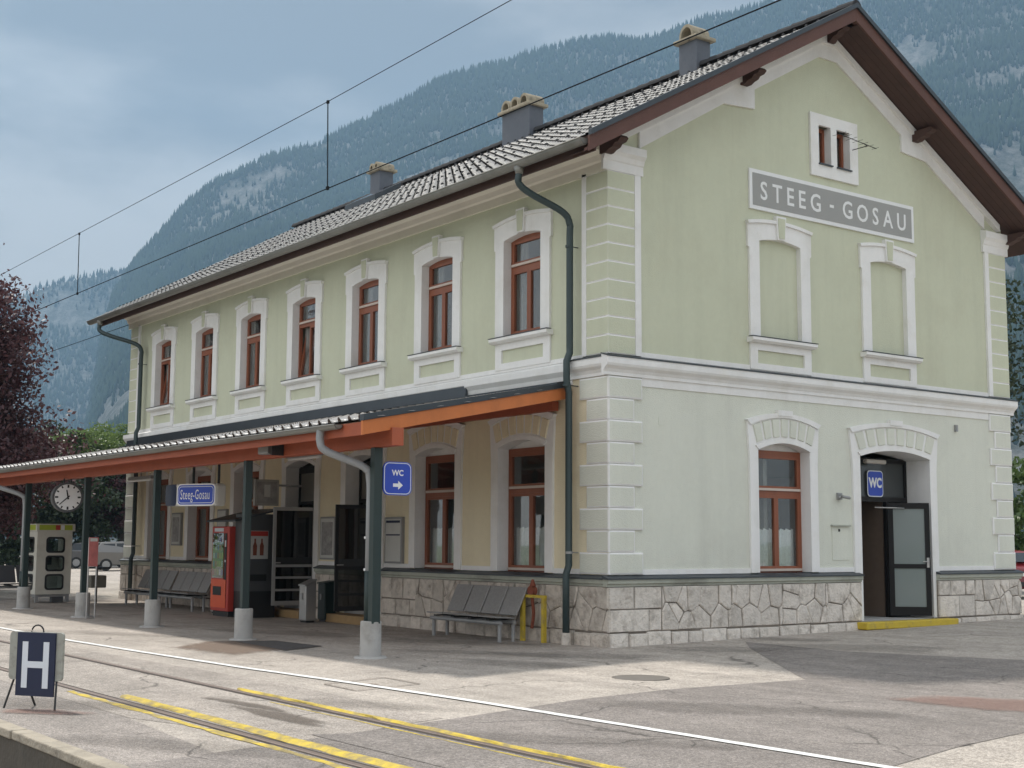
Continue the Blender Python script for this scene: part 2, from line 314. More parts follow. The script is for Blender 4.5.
def np_mesh(name, verts, faces, mats, parent=None, smooth=False):
    verts = np.asarray(verts, np.float32); faces = np.asarray(faces, np.int32); k = faces.shape[1]
    me = bpy.data.meshes.new(name); me.vertices.add(len(verts)); me.vertices.foreach_set('co', verts.ravel())
    me.loops.add(faces.size); me.loops.foreach_set('vertex_index', faces.ravel())
    me.polygons.add(len(faces)); me.polygons.foreach_set('loop_start', np.arange(0, faces.size, k, dtype=np.int32))
    me.update(calc_edges=True); me.validate()
    for q in (mats if isinstance(mats, (list, tuple)) else [mats]): me.materials.append(q)
    if smooth: me.polygons.foreach_set('use_smooth', np.ones(len(faces), bool))
    return link(name, me, parent)
def text_mesh(name, txt, size, mt, parent, mtx, sx=1.0, spacing=1.0, ext=0.002, bold=0.0, fit=None):
    cu = bpy.data.curves.new('txt', 'FONT'); cu.body = txt; cu.size = size; cu.align_x = 'CENTER'; cu.align_y = 'CENTER'
    cu.space_character = spacing; cu.extrude = ext; cu.offset = bold; cu.resolution_u = 3
    to = bpy.data.objects.new('txt', cu); COL.objects.link(to); bpy.context.view_layer.update()
    me = bpy.data.meshes.new_from_object(to.evaluated_get(bpy.context.evaluated_depsgraph_get()))
    bpy.data.objects.remove(to); me.name = name
    if fit:
        xs_ = [q.co.x for q in me.vertices]; sx = fit/(max(xs_)-min(xs_)); me.transform(Matrix.Translation((-(max(xs_)+min(xs_))/2, 0, 0)))
    me.transform(mtx @ Matrix.Diagonal((sx, 1, 1, 1))); me.materials.clear(); me.materials.append(mt)
    return link(name, me, parent)
def frame_mtx(origin, right, up):
    r = Vector(right).normalized(); u = Vector(up).normalized(); n = r.cross(u)
    mm = Matrix.Identity(4)
    for i in range(3): mm[i][0] = r[i]; mm[i][1] = u[i]; mm[i][2] = n[i]; mm[i][3] = origin[i]
    return mm
def fract(x): return x-np.floor(x)
def vnoise(x, y, seed=0):
    xi = np.floor(x); yi = np.floor(y); xf = x-xi; yf = y-yi
    u = xf*xf*(3-2*xf); v = yf*yf*(3-2*yf)
    def h(a, b): return fract(np.sin(a*127.1+b*311.7+seed*74.7)*43758.5453)
    return (h(xi, yi)*(1-u)+h(xi+1, yi)*u)*(1-v)+(h(xi, yi+1)*(1-u)+h(xi+1, yi+1)*u)*v
def fbm(x, y, oct=5, seed=0):
    t = 0; a = 0.5
    for i in range(oct): t = t+a*vnoise(x, y, seed+i*13); x = x*2.03+11.3; y = y*2.03+5.7; a *= 0.5
    return t

# ------------------------------------------------------------------ ground, roads, track
def gh(y):
    return float(np.interp(y, [-11.2, -4, -1, 12, 60], [0.0, 0.0, -0.055, 0.115, 0.115]))
YB = [-11.2, -4, -1, 12, 60]
def clip_y(poly, y0, y1):
    for lim, sg in ((y0, 1), (y1, -1)):
        out = []
        for i, p in enumerate(poly):
            q = poly[(i+1) % len(poly)]; a = (p[1]-lim)*sg; b = (q[1]-lim)*sg
            if a >= 0: out.append(p)
            if a*b < 0:
                t = a/(a-b); out.append((p[0]+(q[0]-p[0])*t, p[1]+(q[1]-p[1])*t))
        poly = out
        if not poly: return []
    return poly
def sheet(name, poly, dz, mt, parent=None):
    b = MB()
    for y0, y1 in zip(YB[:-1], YB[1:]):
        c = clip_y(poly, y0, y1)
        if len(c) >= 3: b.add([(x, y, gh(y)+dz) for x, y in c], [list(range(len(c)))])
    return b.build(name, mt, parent)
terr = MB()
gx = [-4480, -2500, -1200, -500, -200, 0, 200, 500, 1200, 2180]; gy = [-880, -400, -150, 0, 150, 400, 1000, 2000, 3680]
for x0, x1 in zip(gx[:-1], gx[1:]):
    for y0, y1 in zip(gy[:-1], gy[1:]): terr.add([(x0, y0, -0.95), (x1, y0, -0.95), (x1, y1, -0.95), (x0, y1, -0.95)], [(0, 1, 2, 3)])
tag(terr.build('ground', M_GRASS), kind='structure')
bed = MB(); bed.add([(-120, -40, -0.85), (60, -40, -0.85), (60, -11.2, -0.85), (-120, -11.2, -0.85)], [(0, 1, 2, 3)])
tag(bed.build('track_bed', M_GRAVEL), kind='structure')
yard = sheet('station_yard', [(-120, -11.2), (60, -11.2), (60, 60), (-120, 60)], 0.0, M_ASPH); tag(yard, kind='structure')
sheet('newer_asphalt_area', [(7.3, -11.2), (6.3, -7.07), (5.85, -5.46), (5.6, -3.6), (5.43, -1.33), (1.63, 1.64), (0.7, 2.5), (3.0, 2.35), (5.6, 3.2), (9, 5.5), (14, 6), (14, -1), (10.1, -3.7), (10.3, -5), (10.6, -6.2), (11, -11.2)], 0.004, M_ASPHD, yard)
sheet('platform_strip', [(-40, -11.05), (9.5, -11.05), (8.6, -10.35), (4.6, -10.0), (-40, -10.0)], 0.003, M_ASPHP, yard)
sheet('crossing_asphalt', [(-40, -9.99), (4.6, -9.99), (6.9, -9.3), (6.3, -7.5), (2.5, -7.35), (-3, -7.6), (-40, -7.7)], 0.003, M_ASPHX, yard)
sheet('concrete_slab', [(10.65, -6.25), (10.1, -3.6), (14.2, -0.6), (20, -0.6), (20, -6.25)], 0.008, M_CONCP, yard)

sheet('dark_patch', [(-3.9, -4.95), (-3.7, -4.3), (-2.2, -4.2), (-1.75, -5.1)], 0.010, M_ASPHK, yard)  # darker patch on the paving right of the second post

sheet('rail_bed_patch', [(6.6, -9.1), (6.9, -8.35), (12, -8.35), (12, -9.1)], 0.008, M_ASPHD, yard)
def blob(cx, cy, rx, ry, n=22, seed=1, rot=0.0):
    rnd = random.Random(seed); o = []
    ph = [rnd.uniform(0, 6.28) for _ in range(4)]
    for i in range(n):
        t = 2*math.pi*i/n; k = 1+0.16*math.sin(2*t+ph[0])+0.12*math.sin(3*t+ph[1])+0.07*math.sin(5*t+ph[2])
        x, y = rx*k*math.cos(t), ry*k*math.sin(t); o.append((cx+x*math.cos(rot)-y*math.sin(rot), cy+x*math.sin(rot)+y*math.cos(rot)))
    return o
def fade_mat(name, col, amax, rough=0.9):
    mt = bpy.data.materials.new(name); mt.use_nodes = True; nt = mt.node_tree; p = nt.nodes['Principled BSDF']
    at = N(nt, 'ShaderNodeAttribute', attribute_name='fade'); g = N(nt, 'ShaderNodeNewGeometry')
    n = N(nt, 'ShaderNodeTexNoise'); n.inputs['Scale'].default_value = 6; n.inputs['Detail'].default_value = 8; n.inputs['Roughness'].default_value = 0.7; nt.links.new(g.outputs['Position'], n.inputs['Vector'])
    f = math_node(nt, 'ADD', at.outputs['Fac'], math_node(nt, 'MULTIPLY_ADD', n.outputs[0], 1.4, -0.9))
    f = math_node(nt, 'MULTIPLY', math_node(nt, 'MULTIPLY', f, 1.6, clamp=True), amax)
    nt.links.new(f, p.inputs['Alpha']); p.inputs['Base Color'].default_value = (*col, 1); p.inputs['Roughness'].default_value = rough; p.inputs['Specular IOR Level'].default_value = 0.3
    return mt
def fade_patch(name, poly, dz, mt):
    cx = sum(x for x, _ in poly)/len(poly); cy = sum(y for _, y in poly)/len(poly); n = len(poly); V = []; A = []
    for k, al in ((1.12, 0.0), (0.8, 0.75), (0.4, 1.0)):
        for x, y in poly: V.append((cx+(x-cx)*k, cy+(y-cy)*k, gh(cy+(y-cy)*k)+dz)); A.append(al)
    V.append((cx, cy, gh(cy)+dz)); A.append(1.0)
    F = [(r*n+i, r*n+(i+1) % n, (r+1)*n+(i+1) % n, (r+1)*n+i) for r in (0, 1) for i in range(n)]+[(2*n+i, 2*n+(i+1) % n, 3*n) for i in range(n)]
    me = bpy.data.meshes.new(name); me.from_pydata(V, [], F); me.materials.append(mt)
    at = me.attributes.new('fade', 'FLOAT', 'POINT'); at.data.foreach_set('value', A)
    return link(name, me, yard)
def resample(poly, m=6):
    return [(poly[i][0]+(poly[(i+1) % len(poly)][0]-poly[i][0])*j/m, poly[i][1]+(poly[(i+1) % len(poly)][1]-poly[i][1])*j/m) for i in range(len(poly)) for j in range(m)]
F_DAMP = fade_mat('damp_fade', (0.13, 0.105, 0.085), 0.6, 0.6); F_OIL = fade_mat('oil_fade', (0.11, 0.10, 0.09), 0.20); F_RED = fade_mat('red_fade', (0.27, 0.165, 0.135), 0.5); F_BRN = fade_mat('brown_fade', (0.20, 0.145, 0.11), 0.7)
M_DAMP = mat('damp_stain', (0.15, 0.125, 0.10), 0.6, 0.35, 4, dirt=(0.26, 0.235, 0.21), dirt_scale=3)
fade_patch('damp_stain', blob(4.25, -8.62, 0.75, 0.11, seed=3, rot=0.1), 0.014, F_DAMP)
fade_patch('damp_stain', blob(5.3, -8.75, 1.0, 0.15, seed=5, rot=0.05), 0.014, F_DAMP)
fade_patch('red_dirt_stain', blob(3.75, -10.55, 0.5, 0.2, seed=9, rot=0.8), 0.014, F_RED)
for k, (x, y, rx, ry) in enumerate(((1.0, -1.6, 1.5, 0.6), (0.2, -2.6, 1.3, 0.5), (-2.2, -1.6, 1.6, 0.5), (1.6, 1.1, 1.2, 0.5), (2.8, 3.0, 1.8, 0.6), (0.9, 3.4, 0.9, 0.5), (2.0, -3.4, 1.3, 0.5), (-5.5, -3.2, 1.8, 0.6), (7.5, -4.6, 1.6, 0.5), (5.0, -7.6, 1.2, 0.3), (-7, -6.2, 2.2, 0.4), (8.2, -7.4, 1.4, 0.3), (3.2, -10.2, 1.6, 0.4), (6.5, -10.4, 1.5, 0.3))):
    fade_patch('oil_stain', blob(x, y, rx, ry, seed=20+k, rot=0.6), 0.014+0.0005*k, F_OIL)
fade_patch('red_asphalt_patch', resample([(7.5, -2.5), (7.55, -1.5), (8.4, -0.95), (9.6, -0.4), (10.2, -1.4), (8.8, -2.45)]), 0.014, F_RED)
fade_patch('brown_asphalt_patch', resample([(-3.25, -6.37), (-4.3, -5.3), (-4.1, -4.45), (-2.1, -4.55), (-1.35, -6.15)]), 0.006, F_BRN)
# painted white line (follows the photo's slight bends)
WL = [(-22, -7.35), (-9.57, -7.22), (-5.85, -7.2), (-2.5, -7.05), (0.48, -6.88), (2.0, -6.74), (3.39, -6.62), (5.3, -6.5), (7.36, -6.42), (10.6, -6.33), (22, -6.1)]
def ribbon(path, w, jit=0.0, seed=0, seg=0.25):
    rnd = random.Random(seed); pts = []
    for (x0, y0), (x1, y1) in zip(path[:-1], path[1:]):
        k = max(1, int((x1-x0)/seg))
        for i in range(k): t = i/k; pts.append((x0+(x1-x0)*t, y0+(y1-y0)*t))
    pts.append(path[-1])
    return [(x, y+w/2+rnd.uniform(-jit, jit)) for x, y in pts], [(x, y-w/2+rnd.uniform(-jit, jit)) for x, y in pts]
def ribbon_obj(name, path, w, dz, mt, jit=0.0, seed=0, parent=None, hump=0.0):
    t, bt = ribbon(path, w, jit, seed); b = MB(); rnd = random.Random(seed+5)
    for i in range(len(t)-1):
        if hump:
            ms = [((t[j][0]), (t[j][1]+bt[j][1])/2) for j in (i, i+1)]; h0, h1 = hump, hump
            b.add([(t[i][0], t[i][1], dz), (t[i+1][0], t[i+1][1], dz), (ms[1][0], ms[1][1]+w*0.2, dz+h1), (ms[0][0], ms[0][1]+w*0.2, dz+h0)], [(0, 1, 2, 3)])
            b.add([(ms[0][0], ms[0][1]+w*0.2, dz+h0), (ms[1][0], ms[1][1]+w*0.2, dz+h1), (ms[1][0], ms[1][1]-w*0.2, dz+h1), (ms[0][0], ms[0][1]-w*0.2, dz+h0)], [(0, 1, 2, 3)])
            b.add([(ms[0][0], ms[0][1]-w*0.2, dz+h0), (ms[1][0], ms[1][1]-w*0.2, dz+h1), (bt[i+1][0], bt[i+1][1], dz), (bt[i][0], bt[i][1], dz)], [(0, 1, 2, 3)])
        else: b.add([(t[i][0], t[i][1], dz), (t[i+1][0], t[i+1][1], dz), (bt[i+1][0], bt[i+1][1], dz), (bt[i][0], bt[i][1], dz)], [(0, 1, 2, 3)])
    o = b.build(name, mt, parent)
    bm = bmesh.new(); bm.from_mesh(o.data); bmesh.ops.remove_doubles(bm, verts=bm.verts, dist=0.0005); bm.to_mesh(o.data); bm.free()
    return o
ribbon_obj('white_line', WL, 0.115, 0.012, M_LINE, 0.006, 3, yard)
# manhole and hatch
b = MB(); zz = gh(-3.2)
b.cyl(4.35, -3.2, zz-0.03, zz+0.009, 0.37, 28); tag_ = b.build('manhole_cover', mat('cast_iron', (0.13, 0.115, 0.10), 0.7, 0.2, 10, 0.5, 60), yard)
b = MB(); h4 = [(2.95, -6.98), (2.68, -5.98), (3.55, -6.02), (3.78, -7.02)]
for i in range(4):
    (x0, y0), (x1, y1) = h4[i], h4[(i+1) % 4]; dx, dy = x1-x0, y1-y0; l = math.hypot(dx, dy); nx, ny = -dy/l*0.013, dx/l*0.013
    b.add([(x0+nx, y0+ny, 0.010), (x1+nx, y1+ny, 0.010), (x1-nx, y1-ny, 0.010), (x0-nx, y0-ny, 0.010)], [(0, 1, 2, 3)])
b.add([(3.2, -6.52, 0.0105), (3.25, -6.46, 0.0105), (3.62, -6.54, 0.0105), (3.6, -6.6, 0.0105)], [(0, 1, 2, 3)])
b.build('hatch_outline', M_ASPHB, yard)
# platform edge
b = MB(); rnd = random.Random(2)
pe = root('platform_edge', 'weathered concrete platform edge with a dark stained face at the bottom left', 'platform edge', (5, -11.3, -0.85))
for i in range(-24, 16):
    x0 = i*1.25; b = MB(); j = rnd.uniform(-0.012, 0.012)
    b.box(x0+0.006, x0+1.244, -11.22+j, -11.06+j, -0.055, 0.022+rnd.uniform(-0.004, 0.004)); b.build('edge_slab', M_CONCE, pe, bevel=0.012)
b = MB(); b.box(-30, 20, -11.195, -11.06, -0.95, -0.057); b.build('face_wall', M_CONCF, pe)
# rails, flangeways, yellow edges
for k, (yr, lab) in enumerate(((-8.16, 'embedded steel rail nearer to the station building'), (-9.585, 'embedded steel rail nearer to the platform edge'))):
    rt = root('rail', lab, 'rail', (0, yr, 0), group='rails of the paved-in track')
    b = MB(); b.box(-60, 30, yr-0.034, yr+0.034, -0.06, 0.013); b.build('rail_head', M_STEEL, rt, bevel=0.006)
    s = -1 if k == 0 else 1
    b = MB(); b.add([(-60, yr+s*0.036, 0.0052), (30, yr+s*0.036, 0.0052), (30, yr+s*0.085, 0.0052), (-60, yr+s*0.085, 0.0052)], [(0, 1, 2, 3)])
    b.add([(-60, yr-s*0.036, 0.0052), (30, yr-s*0.036, 0.0052), (30, yr-s*0.055, 0.0052), (-60, yr-s*0.055, 0.0052)], [(0, 1, 2, 3)]); b.build('flangeway', M_GROOVE, rt)
    if k == 0:
        ribbon_obj('yellow_edge', [(2.9, yr+0.10), (30, yr+0.085)], 0.075, 0.006, M_YEL, 0.022, 11, rt, hump=0.018)
        ribbon_obj('yellow_edge', [(4.2, yr-0.15), (30, yr-0.14)], 0.03, 0.006, M_YEL, 0.012, 12, rt)
    else:
        ribbon_obj('yellow_edge', [(2.9, yr+0.19), (30, yr+0.19)], 0.15, 0.006, M_YEL, 0.026, 14, rt, hump=0.022)
        ribbon_obj('yellow_edge', [(2.0, yr-0.13), (30, yr-0.11)], 0.085, 0.006, M_YEL, 0.022, 15, rt)

# ------------------------------------------------------------------ mountains
def profile(pts):
    a = sorted([pix_az(u, v) for u, v in pts]); return np.array([q[0] for q in a]), np.array([q[1] for q in a])
PA = profile([(40, 520), (70, 480), (80, 455), (90, 400), (99, 350), (112, 297), (134, 262), (148, 247), (163, 228), (190, 201), (220, 178), (260, 156), (290, 144), (330, 131), (370, 111), (400, 99), (440, 80), (480, 66), (540, 49), (590, 39), (640, 37), (690, 22), (740, 12), (800, -8), (870, -50), (950, -75), (1024, -85), (1200, -90), (1600, -60), (2200, 0)])
PD = profile([(-900, 330), (-600, 250), (-300, 262), (-150, 270), (0, 299), (30, 290), (60, 280), (100, 273), (140, 268), (220, 255), (300, 250)])
def mt_height(prof, r, th, r0, R0, amp, seed):
    t = np.clip((r-r0)/(R0-r0), 0, 1.6)
    e = np.interp(th, prof[0], prof[1])*R0
    g = np.where(t < 1, 0.75*t**1.15+0.25*t**3, 1-0.9*(t-1))
    x = r*np.cos(th); y = r*np.sin(th)
    n = fbm(x/420.0, y/420.0, 5, seed)-0.48
    gul = np.abs(fbm(x/230.0+3, y/230.0, 4, seed+50)-0.5)
    w = np.clip(t, 0, 1)*np.clip(1.15-t, 0.12, 1)*np.clip(e/500.0, 0, 1)
    return e*g+amp*w*(n*2.2-gul*1.6)
def rock_mask(x, y, z, th, seed):
    m1 = fbm(x/260.0+9, y/260.0+z/190.0, 5, seed+90)
    right = np.clip((R(131.0)-th)/R(4.0), 0, 1)
    left = np.exp(-((th-R(160.2))/R(1.6))**2)*0.02
    return m1+0.16*right+left
def mountain(name, prof, r0, R0, amp, seed, nth, nr, ntrees, th_rng, rock_thr, tree_h):
    ths = np.linspace(th_rng[0], th_rng[1], nth); rs = np.linspace(r0, R0*1.12, nr)
    TH, RR = np.meshgrid(ths, rs, indexing='ij')
    Z = mt_height(prof, RR, TH, r0, R0, amp, seed)
    V = np.stack([CC[0]+RR*np.cos(TH), CC[1]+RR*np.sin(TH), np.maximum(Z, 0)-2], -1).reshape(-1, 3)
    i, j = np.meshgrid(np.arange(nth-1), np.arange(nr-1), indexing='ij'); a = (i*nr+j).ravel()
    o = np_mesh(name, V, np.stack([a, a+nr, a+nr+1, a+1], 1), M_MTN, smooth=True); tag(o, kind='structure')
    # forest
    rng = np.random.default_rng(seed)
    n = ntrees*2
    r = np.sqrt(rng.uniform(r0**2, (R0*1.01)**2, n)); th = rng.uniform(th_rng[0], th_rng[1], n)
    z = mt_height(prof, r, th, r0, R0, amp, seed)
    x = CC[0]+r*np.cos(th); y = CC[1]+r*np.sin(th)
    k = (rock_mask(r*np.cos(th), r*np.sin(th), z, th, seed)+rng.normal(0, 0.06, n) < rock_thr) & (z > 4)
    x, y, z, r = x[k][:ntrees], y[k][:ntrees], z[k][:ntrees], r[k][:ntrees]; n = len(x)
    # extra line of trees along the crest
    m_ = int(nth*2.5); thc = rng.uniform(th_rng[0], th_rng[1], m_); rc = R0*rng.uniform(0.985, 1.0, m_)
    zc = mt_height(prof, rc, thc, r0, R0, amp, seed); keep = (zc > 60) & (vnoise(thc*60, rc*0, seed) > 0.25)
    x = np.concatenate([x, CC[0]+(rc*np.cos(thc))[keep]]); y = np.concatenate([y, CC[1]+(rc*np.sin(thc))[keep]]); z = np.concatenate([z, zc[keep]]); n = len(x)
    h = rng.uniform(0.55, 1.15, n)**1.2*tree_h; w = h*rng.uniform(0.15, 0.24, n); ph = rng.uniform(0, 6.28, n)
    vv = np.zeros((n, 7, 3)); 
    for q in range(5):
        vv[:, q, 0] = x+w*np.cos(ph+q*1.2566); vv[:, q, 1] = y+w*np.sin(ph+q*1.2566); vv[:, q, 2] = z-1.5+0.1*h
    vv[:, 5] = np.stack([x, y, z+h], -1); vv[:, 6] = np.stack([x, y, z-3], -1)
    base = (np.arange(n)*7)[:, None]
    F = np.concatenate([base+np.array([[q, (q+1) % 5, 5]]) for q in range(5)]+[base+np.array([[(q+1) % 5, q, 6]]) for q in range(5)])
    fo = np_mesh('mountain_forest', vv.reshape(-1, 3), F, M_FOREST)
    return fo
def mtn_mat():
    mt = bpy.data.materials.new('mountain_slope'); mt.use_nodes = True; nt = mt.node_tree; p = nt.nodes['Principled BSDF']
    g = N(nt, 'ShaderNodeNewGeometry')
    mpn = N(nt, 'ShaderNodeMapping'); mpn.inputs['Scale'].default_value = (0.022, 0.022, 0.007); nt.links.new(g.outputs['Position'], mpn.inputs[0])
    n = N(nt, 'ShaderNodeTexNoise'); n.inputs['Scale'].default_value = 1.0; n.inputs['Detail'].default_value = 11; n.inputs['Roughness'].default_value = 0.85; nt.links.new(mpn.outputs[0], n.inputs['Vector'])
    mr = N(nt, 'ShaderNodeMapRange'); mr.inputs[1].default_value = 0.44; mr.inputs[2].default_value = 0.60; nt.links.new(n.outputs[0], mr.inputs[0])
    c = mixc(nt, mr.outputs[0], (0.035, 0.043, 0.033), (0.20, 0.195, 0.19)); nt.links.new(c, p.inputs['Base Color']); p.inputs['Roughness'].default_value = 0.95
    b = N(nt, 'ShaderNodeBump'); b.inputs['Strength'].default_value = 0.8; b.inputs['Distance'].default_value = 12.0; nt.links.new(n.outputs[0], b.inputs['Height']); nt.links.new(b.outputs[0], p.inputs['Normal'])
    return mt
M_MTN = mtn_mat()
M_FOREST = mat('conifer', (0.022, 0.033, 0.020), 1.0, 0.45, 0.006, island=0.18, spec=0.0)
f1 = mountain('mountain', PA, 900.0, 3000.0, 190.0, 4, 360, 160, 90000, (R(112), R(166.5)), 0.595, 17.0)
tag(f1, 'dark conifer forest covering the near mountainside behind the station', 'forest', kind='stuff')
f2 = mountain('far_mountain', PD, 2500.0, 3900.0, 110.0, 31, 160, 60, 24000, (R(150), R(178)), 0.61, 18.0)
tag(f2, 'hazy conifer forest on the far ridge at the left', 'forest', kind='stuff')

# ------------------------------------------------------------------ station building
BL, BW = 22.38, 11.635          # length along x, width along y
PL = lambda s, z, d: (s, -d, z)          # long facade: s = x
PG = lambda s, z, d: (d, s, z)           # gable: s = y
PBK = lambda s, z, d: (s, BW+d, z)
PFG = lambda s, z, d: (-BL-d, s, z)
st = root('station_building', 'two-storey pale green railway station with white trim and grey tiled gable roof', 'station building', (-11.2, 5.8, 0))
XC = [-2.43-2.895*k for k in range(7)]
def wall(name, P, s0, s1, z0, z1, holes, mt, d=0.0):
    b = MB(); S = sorted({s0, s1}|{h for q in holes for h in q[:2]}); Z = sorted({z0, z1}|{h for q in holes for h in q[2:]})
    for a0, a1 in zip(S[:-1], S[1:]):
        for c0, c1 in zip(Z[:-1], Z[1:]):
            ms, mz = (a0+a1)/2, (c0+c1)/2
            if any(h[0] < ms < h[1] and h[2] < mz < h[3] for h in holes): continue
            for dd in (d, d-0.36): b.add([P(a0, c0, dd), P(a1, c0, dd), P(a1, c1, dd), P(a0, c1, dd)], [(0, 1, 2, 3)])
    return b.build(name, mt, st)
ZB, ZBELT, ZEAVE = 1.10, 4.82, 8.45
UH = lambda c: (c-0.62, c+0.62, 5.48, 7.52)      # holes for upper windows
LHW = 0.72
LWH = lambda c: (c-LHW-0.03, c+LHW+0.03, 1.12, 3.62)
LDH = lambda c: (c-LHW-0.03, c+LHW+0.03, 0.0, 3.62)
GD0, GD1 = 6.50, 8.72            # gable door opening
wall('upper_wall', PL, -BL, 0, ZBELT, 8.85, [UH(c) for c in XC], M_UP)
wall('lower_wall', PL, -BL, 0, 0.0, ZBELT, [(LDH if k in (2, 3) else LWH)(c) for k, c in enumerate(XC)], M_LOF)
GWC = 4.31; BWC = (4.295, 7.55)
wall('lower_wall', PG, 0, BW, 0.0, ZBELT, [LWH(GWC), (GD0-0.03, GD1+0.03, 0.0, 3.62)], M_LO)
wall('upper_wall', PG, 0, BW, ZBELT, ZEAVE, [(c-0.62, c+0.62, 5.48, 7.52) for c in BWC], M_UP)
zr = lambda y: 12.03-0.565*abs(y-5.82)            # underside of roof over the gable
b = MB()
yl = lambda z: 5.82-(12.03-z)/0.565
yr_ = lambda z: 5.82+(12.03-z)/0.565
AT = [(5.48, 5.84), (6.02, 6.42)]
def gpoly(pts):
    for dd in (0.0, -0.36): b.add([PG(y, z, dd) for y, z in pts], [list(range(len(pts)))])
gpoly([(0, ZEAVE), (BW, ZEAVE), (BW, zr(BW)), (yr_(9.20), 9.20), (yl(9.20), 9.20), (0, zr(0))])
gpoly([(yl(9.2), 9.2), (AT[0][0], 9.2), (AT[0][0], 10.0), (yl(10.0), 10.0)])
gpoly([(AT[0][1], 9.2), (AT[1][0], 9.2), (AT[1][0], 10.0), (AT[0][1], 10.0)])
gpoly([(AT[1][1], 9.2), (yr_(9.2), 9.2), (yr_(10.0), 10.0), (AT[1][1], 10.0)])
gpoly([(yl(10), 10), (yr_(10), 10), (5.82, 12.03)])
b.build('gable_wall', M_UP, st)
b = MB(); b.add([PBK(-BL, 0, 0), PBK(0, 0, 0), PBK(0, ZEAVE+0.1, 0), PBK(-BL, ZEAVE+0.1, 0)], [(0, 1, 2, 3)])
b.add([PFG(0, 0, 0), PFG(BW, 0, 0), PFG(BW, zr(BW), 0), PFG(5.82, 12.03, 0), PFG(0, zr(0), 0)], [(0, 1, 2, 3, 4)]); b.build('rear_wall', M_UP, st)
# interior floors and partitions (seen only through the glass)
b = MB(); b.box(-BL+0.4, -0.4, 0.4, BW-0.2, 4.55, 4.75); b.box(-BL+0.4, -0.4, 0.4, BW-0.2, 8.2, 8.3); b.box(-BL+0.4, -0.4, 0.4, BW-0.2, 0.0, 0.18)
b.box(-BL+0.4, -0.4, 4.2, 4.3, 0.2, 4.5); b.box(-BL+0.4, -0.4, 4.2, 4.3, 4.8, 8.15)
for xx in (-3.9, -6.8, -9.66, -12.56, -15.45, -18.35): b.box(xx-0.05, xx+0.05, 0.4, 4.15, 0.2, 4.5); b.box(xx-0.05, xx+0.05, 0.4, 4.15, 4.8, 8.15)
b.box(-3.6, -3.5, 4.4, BW-0.3, 0.2, 4.5); b.build('interior_partition', M_INT, st)

def arc(c, hw, z_s, rise, n, rev=False):
    """segmental arch points from left spring to right spring"""
    o = []
    for i in range(n+1):
        t = -1+2*i/n; o.append((c+hw*t, z_s+rise*(1-t*t)))
    return o
def ring(b, P, outer, inner, d_front, d_out, d_in, mi=0):
    n = len(outer)
    for i in range(n-1):
        o0, o1, i0, i1 = outer[i], outer[i+1], inner[i], inner[i+1]
        b.add([P(*o0, d_front), P(*o1, d_front), P(*i1, d_front), P(*i0, d_front)], [(0, 1, 2, 3)], mi)
        b.add([P(*o0, d_out), P(*o1, d_out), P(*o1, d_front), P(*o0, d_front)], [(0, 1, 2, 3)], mi)
        b.add([P(*i0, d_front), P(*i1, d_front), P(*i1, d_in), P(*i0, d_in)], [(0, 1, 2, 3)], mi)
    for e in (0, n-1):
        b.add([P(*outer[e], d_front), P(*inner[e], d_front), P(*inner[e], d_out), P(*outer[e], d_out)], [(0, 1, 2, 3)], mi)
